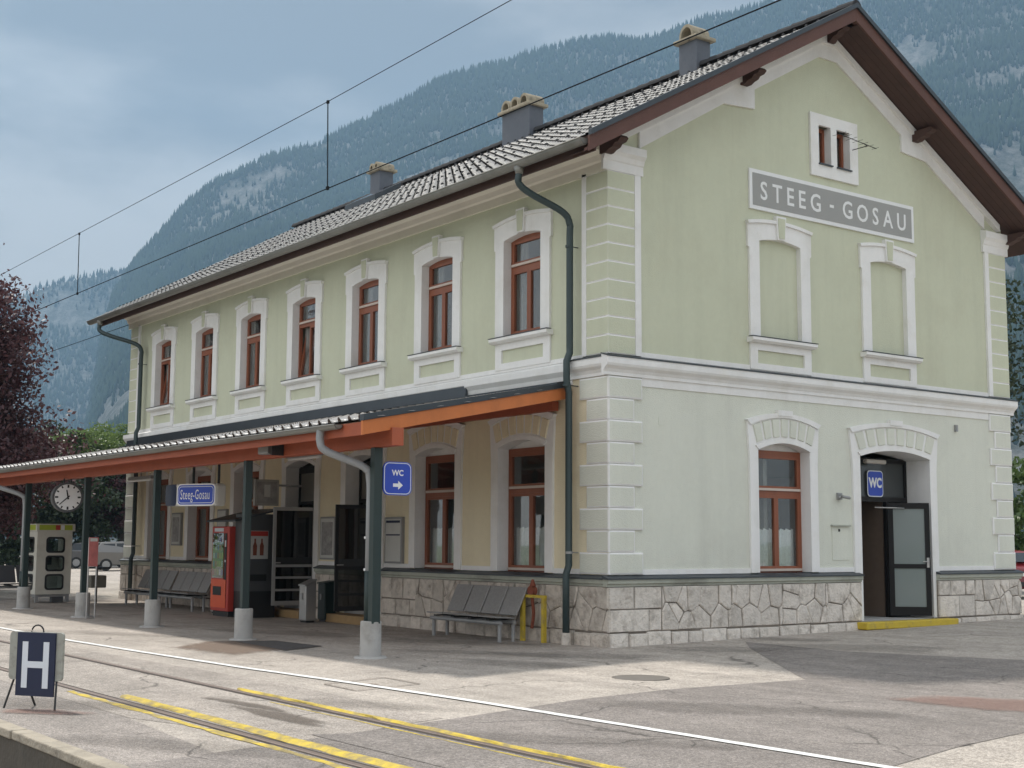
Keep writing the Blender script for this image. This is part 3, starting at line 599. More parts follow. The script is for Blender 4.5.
def upper_surround(P, c, depth):
    b = MB(); n = 10
    ia = arc(c, 0.575, 7.40, 0.07, n); oa = arc(c, 0.885, 7.74, 0.085, n)
    inner = [(c-0.575, 5.53), (c-0.575, 7.24), (c-0.575, 7.26)]+ia+[(c+0.575, 7.26), (c+0.575, 7.24), (c+0.575, 5.53)]
    outer = [(c-0.845, 5.53), (c-0.845, 7.24), (c-0.885, 7.26)]+oa+[(c+0.885, 7.26), (c+0.845, 7.24), (c+0.845, 5.53)]
    ring(b, P, outer, inner, 0.05, -0.01, -depth)
    s = b.build('window_surround', M_W, st)
    # raised head moulding and keystone
    b = MB(); o2 = arc(c, 0.915, 7.75, 0.09, n); i2 = arc(c, 0.885, 7.69, 0.085, n); ring(b, P, o2, i2, 0.085, -0.01, 0.04)
    b.build('head_moulding', M_W, s)
    b = MB(); b.prism([P(c-0.105, 7.47, -0.02), P(c+0.105, 7.47, -0.02), P(c+0.135, 7.93, -0.02), P(c-0.135, 7.93, -0.02)], [P(c-0.105, 7.47, 0.095), P(c+0.105, 7.47, 0.095), P(c+0.135, 7.93, 0.095), P(c-0.135, 7.93, 0.095)])
    k = b.build('keystone_border', M_W, s)
    b = MB(); b.prism([P(c-0.075, 7.50, 0.05), P(c+0.075, 7.50, 0.05), P(c+0.10, 7.89, 0.05), P(c-0.10, 7.89, 0.05)], [P(c-0.075, 7.50, 0.108), P(c+0.075, 7.50, 0.108), P(c+0.10, 7.89, 0.108), P(c-0.10, 7.89, 0.108)])
    b.build('keystone', M_UP, s)
    b = MB(); b.prism([P(c-0.90, 5.43, 0), P(c-0.90, 5.43, 0.11), P(c-0.90, 5.47, 0.16), P(c-0.90, 5.525, 0.16), P(c-0.90, 5.53, -depth)], [P(c+0.90, 5.43, 0), P(c+0.90, 5.43, 0.11), P(c+0.90, 5.47, 0.16), P(c+0.90, 5.525, 0.16), P(c+0.90, 5.53, -depth)])
    sl_ = b.build('sill', M_W, s)
    b = MB(); b.pbox(P, c-0.91, c+0.91, 5.531, 5.543, 0.0515, 0.17); b.pbox(P, c-0.57, c+0.57, 5.5315, 5.5435, -depth+0.002, 0.051); b.build('sill_flashing', M_FLASH, s)
    b = MB(); w, z0, z1 = 0.845, 4.93, 5.43
    b.pbox(P, c-w, c+w, z0, z0+0.12, -0.01, 0.04); b.pbox(P, c-w, c+w, z1-0.13, z1, -0.01, 0.04); b.pbox(P, c-w, c-w+0.2, z0+0.12, z1-0.13, -0.01, 0.04); b.pbox(P, c+w-0.2, c+w, z0+0.12, z1-0.13, -0.01, 0.04)
    b.build('apron_panel', M_W, s)
def lower_surround(P, c, hw, zbot, depth, green, ear=0.27):
    b = MB(); n = 14; zs, ri = 3.43, 0.14
    ia = arc(c, hw, zs, ri, n); oa = arc(c, hw+ear, 3.95, 0.16, n)
    inner = [(c-hw, zbot), (c-hw, 3.2)]+ia+[(c+hw, 3.2), (c+hw, zbot)]
    outer = [(c-hw-0.22, zbot), (c-hw-0.22, 3.2)]+oa+[(c+hw+0.22, 3.2), (c+hw+0.22, zbot)]
    ring(b, P, outer, inner, 0.05, -0.01, -depth)
    s = b.build('opening_surround', M_W, st)
    b = MB(); o2 = arc(c, hw+ear+0.035, 3.97, 0.165, n); i2 = arc(c, hw+ear-0.05, 3.885, 0.165, n); ring(b, P, o2, i2, 0.085, -0.01, 0.045); b.build('head_moulding', M_W, s)
    b = MB(); i3 = arc(c, hw-0.0005, zs+0.0, ri, n); o3 = arc(c, hw+0.08, zs+0.075, ri+0.01, n); ring(b, P, o3, i3, 0.075, 0.04, 0.0); b.build('arch_moulding', M_W, s)
    b = MB(); b.pbox(P, c-0.2, c+0.2, 4.085, 4.19, -0.01, 0.10); b.build('keystone_tab', M_W, s)
    nv = 7 if hw < 0.9 else 8
    for i in range(nv):
        t0, t1 = -1+2*(i+0.13)/nv, -1+2*(i+0.87)/nv
        hb, ht = hw+0.07, hw+ear-0.09
        q = [(c+hb*t0, zs+0.11+(ri+0.01)*(1-t0*t0)), (c+hb*t1, zs+0.11+(ri+0.01)*(1-t1*t1)), (c+ht*t1, 3.865+0.165*(1-t1*t1)), (c+ht*t0, 3.865+0.165*(1-t0*t0))]
        mx, mz = sum(a for a, _ in q)/4, sum(a for _, a in q)/4; q2 = [(mx+(a-mx)*0.90, mz+(z-mz)*0.95) for a, z in q]
        b = MB(); b.plate([P(*k, 0.045) for k in q], [P(*k, 0.078) for k in q2]); b.build('voussoir', green, s)
    return s
def window(P, c, hw, z0, z1, depth, tilt=False, lace=False, drape=False, zt=None):
    d0 = -depth-0.07; d1 = -depth+0.005; fw = 0.065; zt = zt or z0+(z1-z0)*0.655
    b = MB(); b.pbox(P, c-hw, c+hw, z1+0.001, z1+0.16, d0, d1-0.03); b.build('head_panel', M_W, st)
    b = MB()
    b.pbox(P, c-hw, c-hw+fw, z0, z1, d0, d1); b.pbox(P, c+hw-fw, c+hw, z0, z1, d0, d1); b.pbox(P, c-hw+fw, c+hw-fw, z1-fw-0.03, z1, d0, d1); b.pbox(P, c-hw+fw, c+hw-fw, z0, z0+0.05, d0, d1)
    b.pbox(P, c-hw+fw, c+hw-fw, zt, zt+0.10, d0, d1+0.01)
    w = b.build('window', M_FRAME, st)
    iw = hw-fw; e = 0.002
    def sash(a0, a1, c0, c1, PP, f=0.055):
        s_ = MB(); dd0, dd1 = -depth-0.05, -depth+0.018
        s_.pbox(PP, a0, a0+f, c0, c1, dd0, dd1); s_.pbox(PP, a1-f, a1, c0, c1, dd0, dd1); s_.pbox(PP, a0+f, a1-f, c0, c0+f+0.015, dd0, dd1); s_.pbox(PP, a0+f, a1-f, c1-f, c1, dd0, dd1)
        s_.build('sash', M_FRAME, w)
        g = MB(); g.pbox(PP, a0+f-0.005, a1-f+0.005, c0+f, c1-f+0.005, -depth-0.022, -depth-0.014); g.build('pane', M_GLASS, w)
    sash(c-iw+e, c+iw-e, zt+0.10+e, z1-fw-0.03-e, P)
    PT = (lambda s, z, d: P(s, z, d-(z-z0)*0.14)) if tilt else P
    sash(c-iw+e, c-0.002, z0+0.05+e, zt-e, PT); sash(c+0.002, c+iw-e, z0+0.05+e, zt-e, P)
    for za_, zb_ in ((zt+0.085, zt+0.13), (z0+0.03, z0+0.075)):
        b = MB(); b.pbox(P, c-iw, c+iw, za_, zb_, d1+0.016, d1+0.05); b.build('weather_bar', M_FRAME_LT, w)
    if lace or drape:
        b = MB(); n = 28; zc0, zc1 = z0+0.06, (z0+0.06+(zt-z0)*0.52 if lace else z1-0.05); rng = [(c-iw, c+iw)] if lace else [(c-iw, c-iw*0.45), (c+iw*0.45, c+iw)]
        for q0, q1 in rng:
            pr = None
            for i in range(n+1):
                s_ = q0+(q1-q0)*i/n; dd = -depth-0.15-0.03*math.sin(i*1.9)
                top = zc1+(0.02*math.sin(i*1.9) if lace else 0)
                cur = (P(s_, zc0, dd), P(s_, top, dd))
                if pr: b.add([pr[0], cur[0], cur[1], pr[1]], [(0, 1, 2, 3)])
                pr = cur
        b.build('curtain', M_CURT if lace else M_DRAPE, w, smooth=True)
for k, c in enumerate(XC):
    upper_surround(PL, c, 0.14)
    window(PL, c, 0.585, 5.535, 7.49, 0.14, tilt=(k in (3, 6)), drape=True)
# blind windows of the gable
for c in BWC:
    upper_surround(PG, c, 0.07)
    b = MB(); b.pbox(PG, c-0.60, c+0.60, 5.50, 7.50, -0.10, -0.06); b.build('blind_panel', M_UP, st)
# attic window
b = MB(); z0, z1, y0, y1 = 8.95, 10.23, 5.24, 6.67
b.pbox(PG, y0, y1, 10.0, z1, -0.01, 0.05); b.pbox(PG, y0, y1, z0, 9.2, -0.01, 0.05)
b.pbox(PG, y0, AT[0][0], 9.2, 10.0, -0.2, 0.05); b.pbox(PG, AT[0][1], AT[1][0], 9.2, 10.0, -0.2, 0.05); b.pbox(PG, AT[1][1], y1, 9.2, 10.0, -0.2, 0.05)
at = b.build('attic_surround', M_W, st)
for a0, a1 in AT:
    b = MB(); b.pbox(PG, a0-0.02, a1+0.02, 9.19, 9.215, -0.2, 0.09); b.build('sill_flashing', M_FLASH, at)
    b = MB(); f = 0.06; b.pbox(PG, a0, a0+f, 9.216, 9.998, -0.19, -0.12); b.pbox(PG, a1-f, a1, 9.216, 9.998, -0.19, -0.12); b.pbox(PG, a0+f, a1-f, 9.216, 9.29, -0.19, -0.12); b.pbox(PG, a0+f, a1-f, 9.92, 9.998, -0.19, -0.12)
    w = b.build('window', M_FRAME, st); b = MB(); b.pbox(PG, a0+f-0.004, a1-f+0.004, 9.28, 9.93, -0.17, -0.16); b.build('pane', M_GLASS, w)
# ground floor openings
for k, c in enumerate(XC):
    if k in (2, 3): lower_surround(PL, c, LHW, 0.18, 0.34, M_LOF)
    else:
        lower_surround(PL, c, LHW, 1.16, 0.21, M_LOF); window(PL, c, LHW+0.01, 1.15, 3.44, 0.21, lace=(k < 2), drape=(k >= 2), zt=2.60)
lower_surround(PG, GWC, 0.71, 1.16, 0.20, M_LO); window(PG, GWC, 0.72, 1.15, 3.44, 0.20, lace=True, drape=True, zt=2.60)
lower_surround(PG, (GD0+GD1)/2, (GD1-GD0)/2, 0.2, 0.62, M_LO, ear=0.30)
# WC door: dark frame with transom light, open leaf, corridor
b = MB(); xd0, xd1 = -0.62, -0.54
for a0, a1, c0, c1 in ((GD0, GD0+0.07, 0.2, 3.46), (GD1-0.07, GD1, 0.2, 3.46), (GD0+0.07, GD1-0.07, 2.56, 2.66), (GD0+0.07, GD1-0.07, 3.36, 3.46), (8.02, 8.10, 0.2, 2.56), (7.02, 7.09, 0.2, 2.56)): b.pbox(PG, a0, a1, c0, c1, xd0, xd1)
wd = b.build('wc_door', M_DOORBLK, st)
b = MB(); b.pbox(PG, GD0+0.07, GD1-0.07, 2.62, 3.36, -0.585, -0.575); b.build('transom_pane', mat('transom_dark', (0.05, 0.055, 0.055), 0.15, 0.1), wd)
b = MB(); b.pbox(PG, 8.10, GD1-0.07, 0.2, 2.5, -0.585, -0.575); b.pbox(PG, GD0+0.07, 7.02, 0.2, 2.5, -0.585, -0.575); b.build('side_panel', M_DOORBLK, wd)
hx, hy, fx, fy = -0.50, 8.02, 0.10, 8.58; L = math.hypot(fx-hx, fy-hy); ux, uy = (fx-hx)/L, (fy-hy)/L
PLF = lambda s, z, d: (hx+ux*s+uy*d, hy+uy*s-ux*d, z)
b = MB(); lw = L
for a0, a1, c0, c1 in ((0, 0.10, 0.24, 2.54), (lw-0.10, lw, 0.24, 2.54), (0.10, lw-0.10, 0.24, 0.42), (0.10, lw-0.10, 2.42, 2.54), (0.10, lw-0.10, 1.20, 1.29)): b.pbox(PLF, a0, a1, c0, c1, -0.025, 0.025)
lf = b.build('door_leaf', M_DOORBLK, wd)
b = MB(); b.pbox(PLF, 0.09, lw-0.09, 0.41, 1.21, -0.006, 0.006); b.pbox(PLF, 0.09, lw-0.09, 1.28, 2.43, -0.006, 0.006); b.build('frosted_pane', M_FROST, wd)
b = MB(); b.tube([PLF(lw-0.05, 1.34, 0.025), PLF(lw-0.05, 1.34, 0.06), PLF(lw-0.15, 1.34, 0.065)], 0.012, 8); b.pbox(PLF, lw-0.075, lw-0.025, 1.22, 1.42, 0.0255, 0.032); b.build('handle', M_ALU, wd)
b = MB(); b.tube([(-0.50, 7.6, 2.44), (-0.2, 7.9, 2.43), (-0.25, 8.22, 2.43)], 0.014, 6); b.build('door_closer', M_ALU, wd)
b = MB(); xw = -3.4
b.box(xw, -0.66, 6.3, 6.36, 0.2, 3.0); b.box(xw, -0.66, 8.05, 8.1, 0.2, 3.0); b.box(xw-0.05, xw, 6.3, 8.1, 0.2, 3.0); b.box(xw, -0.66, 6.3, 8.1, 3.0, 3.05); b.build('corridor', M_TILEW, st)
b = MB(); b.box(xw, -0.63, 6.36, 8.05, 0.181, 0.196); b.box(-0.62, -0.02, GD0+0.002, GD1-0.002, 0.1, 0.198); b.build('threshold', M_CONC, st)
b = MB(); b.box(-2.6, -2.54, 7.2, 8.0, 0.2, 2.25); b.build('inner_door', M_BROWN, st)
b = MB(); b.box(0.125, 0.38, 6.18, 9.08, 0.05, 0.19); b.build('yellow_step', M_YELS, st, bevel=0.02)
b = MB(); b.pbox(PG, 7.12, 7.75, 3.32, 3.41, -0.40, -0.28); b.build('door_lamp', mat('lamp_cover', (0.42, 0.38, 0.33), 0.4), st, bevel=0.03)
# doors of the waiting room (track side)
for k in (2, 3):
    c = XC[k]
    b = MB(); dd0, dd1 = -0.36, -0.30
    for a0, a1, c0, c1 in ((c-LHW, c-LHW+0.07, 0.2, 3.46), (c+LHW-0.07, c+LHW, 0.2, 3.46), (c-LHW+0.07, c+LHW-0.07, 2.55, 2.63), (c-LHW+0.07, c+LHW-0.07, 3.30, 3.46)): b.pbox(PL, a0, a1, c0, c1, dd0, dd1)
    dr = b.build('waiting_room_door', M_DOORBLK, st)
    b = MB(); b.pbox(PL, c-LHW+0.07, c+LHW-0.07, 2.63, 3.30, -0.335, -0.325); b.build('transom_pane', mat('transom_grey', (0.16, 0.15, 0.13), 0.3, 0.1), dr)
    hx2 = c+LHW-0.05
    PD2 = lambda s, z, d: (hx2-d-0.10*s, 0.03-s, z)
    lm = M_ALU if k == 3 else M_DOORBLK
    b = MB(); lw = 1.02
    bars = ((0, 0.07, 0.24, 2.46), (lw-0.07, lw, 0.24, 2.46), (0.07, lw-0.07, 0.24, 0.34), (0.07, lw-0.07, 2.38, 2.46), (0.07, lw-0.07, 0.56, 0.61), (0.07, lw-0.07, 0.84, 0.89), (0.07, lw-0.07, 1.10, 1.16))
    for a0, a1, c0, c1 in bars: b.pbox(PD2, a0, a1, c0, c1, -0.02, 0.02)
    b.build('door_leaf', lm, dr)
    b = MB(); b.pbox(PD2, 0.06, lw-0.06, 1.15, 2.39, -0.005, 0.005); b.pbox(PD2, 0.06, lw-0.06, 0.33, 1.11, -0.005, 0.005); b.build('door_pane', M_DKGL, dr)
    b = MB(); b.pbox(PD2, 0.06, lw-0.06, 1.165, 1.32, -0.014, 0.014); b.build('kick_band', M_BLACK, dr)
    b = MB(); b.tube([PD2(lw-0.04, 1.2, -0.02), PD2(lw-0.04, 1.2, -0.07), PD2(lw-0.16, 1.2, -0.075)], 0.012, 8); b.build('handle', M_ALU, dr)
    b = MB(); b.box(c-LHW-0.25, c+LHW+0.25, -0.52, -0.02, -0.05, 0.13); b.build('door_step', M_STEPB, st, bevel=0.015)
    b = MB(); b.box(c-LHW+0.001, c+LHW-0.001, -0.015, 0.36, 0.0, 0.199); b.build('threshold', M_CONC, st)

# base: stones, ledge, flashing
def clip_half(poly, px, py, nx, ny):
    out = []
    for i, p in enumerate(poly):
        q = poly[(i+1) % len(poly)]; a = (p[0]-px)*nx+(p[1]-py)*ny; c = (q[0]-px)*nx+(q[1]-py)*ny
        if a <= 0: out.append(p)
        if a*c < 0: t = a/(a-c); out.append((p[0]+(q[0]-p[0])*t, p[1]+(q[1]-p[1])*t))
    return out
def shrink(poly, g):
    ar = sum(poly[i][0]*poly[(i+1) % len(poly)][1]-poly[(i+1) % len(poly)][0]*poly[i][1] for i in range(len(poly)))
    sg = 1 if ar > 0 else -1; r = list(poly)
    for i in range(len(poly)):
        (x0, y0), (x1, y1) = poly[i], poly[(i+1) % len(poly)]; l = math.hypot(x1-x0, y1-y0)
        if l < 1e-6: continue
        nx, ny = (y1-y0)/l*sg, -(x1-x0)/l*sg
        r = clip_half(r, x0-nx*g, y0-ny*g, nx, ny)
        if len(r) < 3: return []
    return r
def stone_piece(P, poly, d, mt, rnd, parent):
    poly = shrink(poly, 0.006+rnd.uniform(0, 0.004))
    if len(poly) < 3 or max(a for a, _ in poly)-min(a for a, _ in poly) < 0.05 or max(z for _, z in poly)-min(z for _, z in poly) < 0.04: return
    cx, cz = sum(a for a, _ in poly)/len(poly), sum(a for _, a in poly)/len(poly)
    dd = d+rnd.uniform(0.016, 0.05); k = lambda a, z: 1-0.02/max(0.06, math.hypot(a-cx, z-cz))
    top = [(cx+(a-cx)*k(a, z), cz+(z-cz)*k(a, z)) for a, z in poly]; tl = rnd.uniform(-0.03, 0.03); n = len(poly)
    base = [P(a, z, d-0.02) for a, z in poly]; mid = [P(a, z, dd-0.014) for a, z in poly]; frt = [P(a, z, dd+tl*(a-cx)+rnd.uniform(-0.004, 0.004)) for a, z in top]
    b = MB(); side = [(i, (i+1) % n, n+(i+1) % n, n+i) for i in range(n)]
    b.add(base+mid, side); b.add(mid+frt, side); b.add(frt+[P(cx+rnd.uniform(-0.05, 0.05), cz, dd+rnd.uniform(0.002, 0.016))], [(i, (i+1) % n, n) for i in range(n)])
    b.build('stone', mt, parent)
def masonry(P, s0, s1, z0, z1, d, mt, seed, parent, cell=0.44, poly_share=0.5):
    rnd = random.Random(seed); s = s0; first = True
    while s < s1-0.01:
        w = min(rnd.uniform(0.8, 1.7), s1-s)
        if s1-s-w < 0.5: w = s1-s
        e = s+w
        if first or rnd.random() > poly_share:
            zc = z0+(z1-z0)*rnd.uniform(0.42, 0.68)
            for c0, c1, m0, m1 in ((z0, zc, 0.45, 0.95), (zc, z1, 0.30, 0.75)):
                a = s
                while a < e-0.01:
                    ww = min(rnd.uniform(m0, m1), e-a)
                    if e-a-ww < 0.18: ww = e-a
                    j = lambda: rnd.uniform(-0.012, 0.012)
                    stone_piece(P, [(a, c0), (a+ww, c0), (a+ww+(j() if a+ww < e-0.01 else 0), c1), (a, c1)], d, mt, rnd, parent); a += ww
        else:
            nx = max(2, round(w/cell)); pts = [(s+(i+0.5+(0.25 if j % 2 else -0.25)+rnd.uniform(-0.3, 0.3))*w/nx, z0+(j+0.5+rnd.uniform(-0.3, 0.3))*(z1-z0)/2) for i in range(-1, nx+1) for j in range(2)]
            pts += [(rnd.uniform(s, e), rnd.uniform(z0+0.1, z1-0.1)) for _ in range(nx//2)]
            for p in pts:
                poly = [(s, z0), (e, z0), (e, z1), (s, z1)]
                for q in pts:
                    if q is p: continue
                    poly = clip_half(poly, (p[0]+q[0])/2, (p[1]+q[1])/2, q[0]-p[0], q[1]-p[1])
                    if len(poly) < 3: break
                if len(poly) >= 3: stone_piece(P, poly, d, mt, rnd, parent)
        s = e; first = False
def course(P, s0, s1, z0, z1, d, mt, seed, parent):
    rnd = random.Random(seed); s = s0
    while s < s1-0.02:
        w = min(rnd.uniform(0.3, 0.75), s1-s); 
        if s1-s-w < 0.2: w = s1-s
        dd = d+rnd.uniform(0.05, 0.085); zt = z1+rnd.uniform(-0.02, 0.012); c = 0.02
        b = MB(); q = [(s+0.007, z0), (s+w-0.007, z0), (s+w-0.007, zt), (s+0.007, zt)]
        fr = [(s+0.007+c, z0), (s+w-0.007-c, z0), (s+w-0.007-c, zt-c-rnd.uniform(0, 0.015)), (s+0.007+c, zt-c-rnd.uniform(0, 0.015))]
        n = 4; base = [P(*k, d-0.02) for k in q]; mid = [P(*k, dd-0.02) for k in q]; frt = [P(a, z, dd+rnd.uniform(-0.01, 0.01)) for a, z in fr]
        b.add(base+mid, [(i, (i+1) % n, n+(i+1) % n, n+i) for i in range(n)]); b.add(mid+frt, [(i, (i+1) % n, n+(i+1) % n, n+i) for i in range(n)])
        b.add(frt+[P(s+w/2, (z0+zt)/2, dd+0.012)], [(i, (i+1) % n, n) for i in range(n)]); b.build('stone', mt, parent); s += w
ZS0, ZS1 = 0.20, 0.955
runs_l = [(-22.42, XC[3]-LHW-0.24), (XC[3]+LHW+0.24, XC[2]-LHW-0.24), (XC[2]+LHW+0.24, 0.10)]
runs_g = [(-0.10, GD0-0.10), (GD1+0.10, BW+0.10)]
b = MB(); DP = 0.075
for a0, a1 in runs_l: b.pbox(PL, a0, min(a1, 0.075), -0.2, 0.96, -0.02, DP)
for a0, a1 in runs_g: b.pbox(PG, max(a0, -0.07), min(a1, BW+0.07), -0.2, 0.96, -0.02, DP-0.001)
pl = b.build('plinth', M_MORTAR, st)
for i, (a0, a1) in enumerate(runs_l):
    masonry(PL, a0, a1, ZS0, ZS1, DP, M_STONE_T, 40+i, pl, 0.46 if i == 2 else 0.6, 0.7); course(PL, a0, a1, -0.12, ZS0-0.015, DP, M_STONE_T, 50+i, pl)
for i, (a0, a1) in enumerate(runs_g):
    masonry(PG, a0, a1, ZS0, ZS1, DP, M_STONE, 63+i, pl, 0.46 if i == 0 else 0.30, 0.85 if i == 0 else 1.0); course(PG, a0, a1, -0.12, ZS0-0.015, DP, M_STONE, 73+i, pl)
prof_l = [(0, 0.958), (0.10, 0.958), (0.10, 0.99), (0.14, 1.01), (0.14, 1.075), (0, 1.085)]
def mould(name, P, prof, a0, a1, mt, parent=st):
    b = MB(); b.prism([P(a0, z, d) for d, z in prof], [P(a1, z, d) for d, z in prof]); return b.build(name, mt, parent)
for a0, a1 in runs_l:
    mould('base_ledge', PL, prof_l, a0, min(a1, 0.0), M_LEDGE); mould('base_flashing', PL, [(0, 1.086), (0.165, 1.076), (0.165, 1.10), (0, 1.15)], a0, min(a1, 0.0), M_FLASH)
for i, (a0, a1) in enumerate(runs_g):
    e0 = -0.14 if i == 0 else a0; e1 = a1 if i == 0 else BW+0.14
    mould('base_ledge', PG, prof_l, e0, e1, M_LEDGE); mould('base_flashing', PG, [(0, 1.086), (0.165, 1.076), (0.165, 1.10), (0, 1.15)], e0-0.025*(i == 0), e1+0.025*(i == 1), M_FLASH)
# white bands that frame the wall fields
def wband(P, a0, a1, z0, z1, d=0.022): b = MB(); b.pbox(P, a0, a1, z0, z1, -0.005, d); b.build('white_band', M_W, st)
edges = [-BL+0.75]+[q for c in XC[::-1] for q in (c-LHW-0.22, c+LHW+0.22)]+[-0.74]
for i in range(0, len(edges), 2): wband(PL, edges[i], edges[i+1], 1.151, 1.24)
wband(PG, 0.745, GWC-0.93, 1.151, 1.24); wband(PG, GWC+0.93, GD0-0.22, 1.151, 1.24); wband(PG, GD1+0.22, BW-0.745, 1.151, 1.24)
wband(PG, 0.745, BW-0.745, 4.40, 4.545); wband(PL, -BL+0.75, -0.96, 4.46, 4.60)
wband(PG, 0.72, BW-0.72, 4.905, 5.0, 0.018)
wband(PL, -BL+0.68, -0.67, 4.88, 4.965, 0.018)
# belt cornice
cp = [(0, 4.545), (0.05, 4.545), (0.05, 4.60), (0.08, 4.65), (0.14, 4.70), (0.16, 4.74), (0.16, 4.85), (0, 4.90)]
mould('belt_cornice', PG, cp, -0.16, BW+0.16, M_W); mould('belt_cornice', PL, cp, -0.95, 0.0, M_W)
mould('belt_flashing', PG, [(0, 4.901), (0.175, 4.851), (0.175, 4.868), (0, 4.92)], -0.175, BW+0.175, M_FLASH); mould('belt_flashing', PL, [(0, 4.901), (0.175, 4.851), (0.175, 4.868), (0, 4.92)], -0.96, 0.0, M_FLASH)
mould('belt_band', PL, [(0, 4.60), (0.03, 4.60), (0.03, 4.68), (0.07, 4.74), (0.07, 4.84), (0, 4.88)], -BL+0.0, -4.2, M_W)
mould('belt_band', PL, [(0, 4.545), (0.04, 4.545), (0.06, 4.62), (0.12, 4.70), (0.12, 4.82), (0, 4.879)], -4.199, -0.951, M_W)
mould('belt_band', PL, [(0, 4.545), (0.05, 4.545), (0.05, 4.599), (0.16, 4.74), (0.16, 4.85), (0, 4.879)], -BL-0.1, -BL+0.85, M_W)
# quoins: L-shaped plates with white chamfered rims
def quoin(name, parts, z0, z1, d, green, rim=0.028, par=None):
    b = MB()
    for P, a0, a1, r0, r1 in parts:      # r0/r1: rim at that end
        b.plate([P(a0, z0, -0.005), P(a1, z0, -0.005), P(a1, z1, -0.005), P(a0, z1, -0.005)],
                [P(a0, z0, d-0.012), P(a1, z0, d-0.012), P(a1, z1, d-0.012), P(a0, z1, d-0.012)], 1, 1)
        b.plate([P(a0, z0, d-0.012), P(a1, z0, d-0.012), P(a1, z1, d-0.012), P(a0, z1, d-0.012)],
                [P(a0+rim*r0, z0+rim, d), P(a1-rim*r1, z0+rim, d), P(a1-rim*r1, z1-rim, d), P(a0+rim*r0, z1-rim, d)], 0, 1)
    return b.build(name, [green, M_W], par or st)
zq = [4.535-i*(4.535-1.155)/9 for i in range(10)]
for i in range(9):
    w = 0.74 if i % 2 == 0 else 0.56; d = 0.045 if i % 2 == 0 else 0.036; z1, z0 = zq[i]-0.004, zq[i+1]+0.004
    quoin('quoin_block', [(PG, -d+0.002, w, 1, 1), (PL, -w, d-0.002, 1, 1)], z0, z1, d, M_LO)
    quoin('quoin_block', [(PG, BW-w, BW+d, 1, 1)], z0, z1, d, M_LO)
    quoin('quoin_block', [(PL, -BL-d, -BL+w, 1, 1)], z0, z1, d, M_LO)
zq = [8.14-i*(8.14-4.92)/10 for i in range(11)]
for i in range(10):
    z1, z0 = zq[i], zq[i+1]+0.001
    quoin('quoin_block', [(PG, -0.043, 0.58, 0, 0.3), (PL, -0.54, 0.043, 0.3, 0)], z0, z1, 0.045, M_UP, 0.018)
    quoin('quoin_block', [(PG, BW-0.58, BW+0.045, 0.3, 0)], z0, z1, 0.045, M_UP, 0.018)
    quoin('quoin_block', [(PL, -BL-0.045, -BL+0.56, 0, 0.3)], z0, z1, 0.045, M_UP, 0.018)
for P, a0, a1 in ((PG, 0.58, 0.72), (PL, -0.66, -0.54), (PG, BW-0.72, BW-0.58), (PL, -BL+0.56, -BL+0.68)):
    b = MB(); b.pbox(P, a0, a1, 4.921, 8.18, -0.005, 0.05); b.build('quoin_strip', M_W, st)
cap = [(0, 8.14), (0.055, 8.14), (0.055, 8.30), (0.075, 8.32), (0.10, 8.40), (0.15, 8.46), (0.15, 8.60), (0, 8.64)]
mould('corner_capital', PG, cap, -0.15, 0.78, M_W); mould('corner_capital', PG, cap, BW-0.78, BW+0.15, M_W)
# eave cornice
ec = [(0, 8.14), (0.05, 8.14), (0.05, 8.30), (0.09, 8.33), (0.12, 8.42), (0.25, 8.48), (0.30, 8.54), (0.30, 8.68), (0, 8.78)]
mould('eave_cornice', PL, ec, -BL-0.28, -0.001, M_CREAM)
# rake trim on the gable
SOF = lambda y: 11.99-0.565*abs(y-5.82)
lowp = [(0.70, 8.64), (2.83, 9.90), (3.66, 9.96), (3.66, 10.34), (5.55, 11.42), (6.09, 11.42), (8.10, 10.28), (8.10, 9.92), (8.93, 9.84), (10.94, 8.66)]
for nm, off, d in (('rake_trim', 0.0, 0.05), ('rake_moulding', 0.26, 0.11)):
    b = MB(); lo = [(y, z+off) for y, z in lowp]
    if off: lo = [(y, SOF(y)-0.15) for y in (0.2, 2.9, 3.45, 5.6, 6.04, 8.19, 8.74, 11.44)]
    up = [(y, SOF(y)) for y, _ in lo]
    for i in range(len(lo)-1):
        if abs(lo[i][0]-lo[i+1][0]) < 1e-6: continue
        segs = [(lo[i], lo[i+1])]
        if lo[i][0] < 5.82 < lo[i+1][0]: mz = (5.82, (lo[i][1]+lo[i+1][1])/2); segs = [(lo[i], mz), (mz, lo[i+1])]
        for p0, p1 in segs:
            b.prism([PG(p0[0], p0[1], -0.004), PG(p1[0], p1[1], -0.004), PG(p1[0], SOF(p1[0]), -0.004), PG(p0[0], SOF(p0[0]), -0.004)], [PG(p0[0], p0[1], d), PG(p1[0], p1[1], d), PG(p1[0], SOF(p1[0]), d), PG(p0[0], SOF(p0[0]), d)])
    b.build(nm, M_W, st)
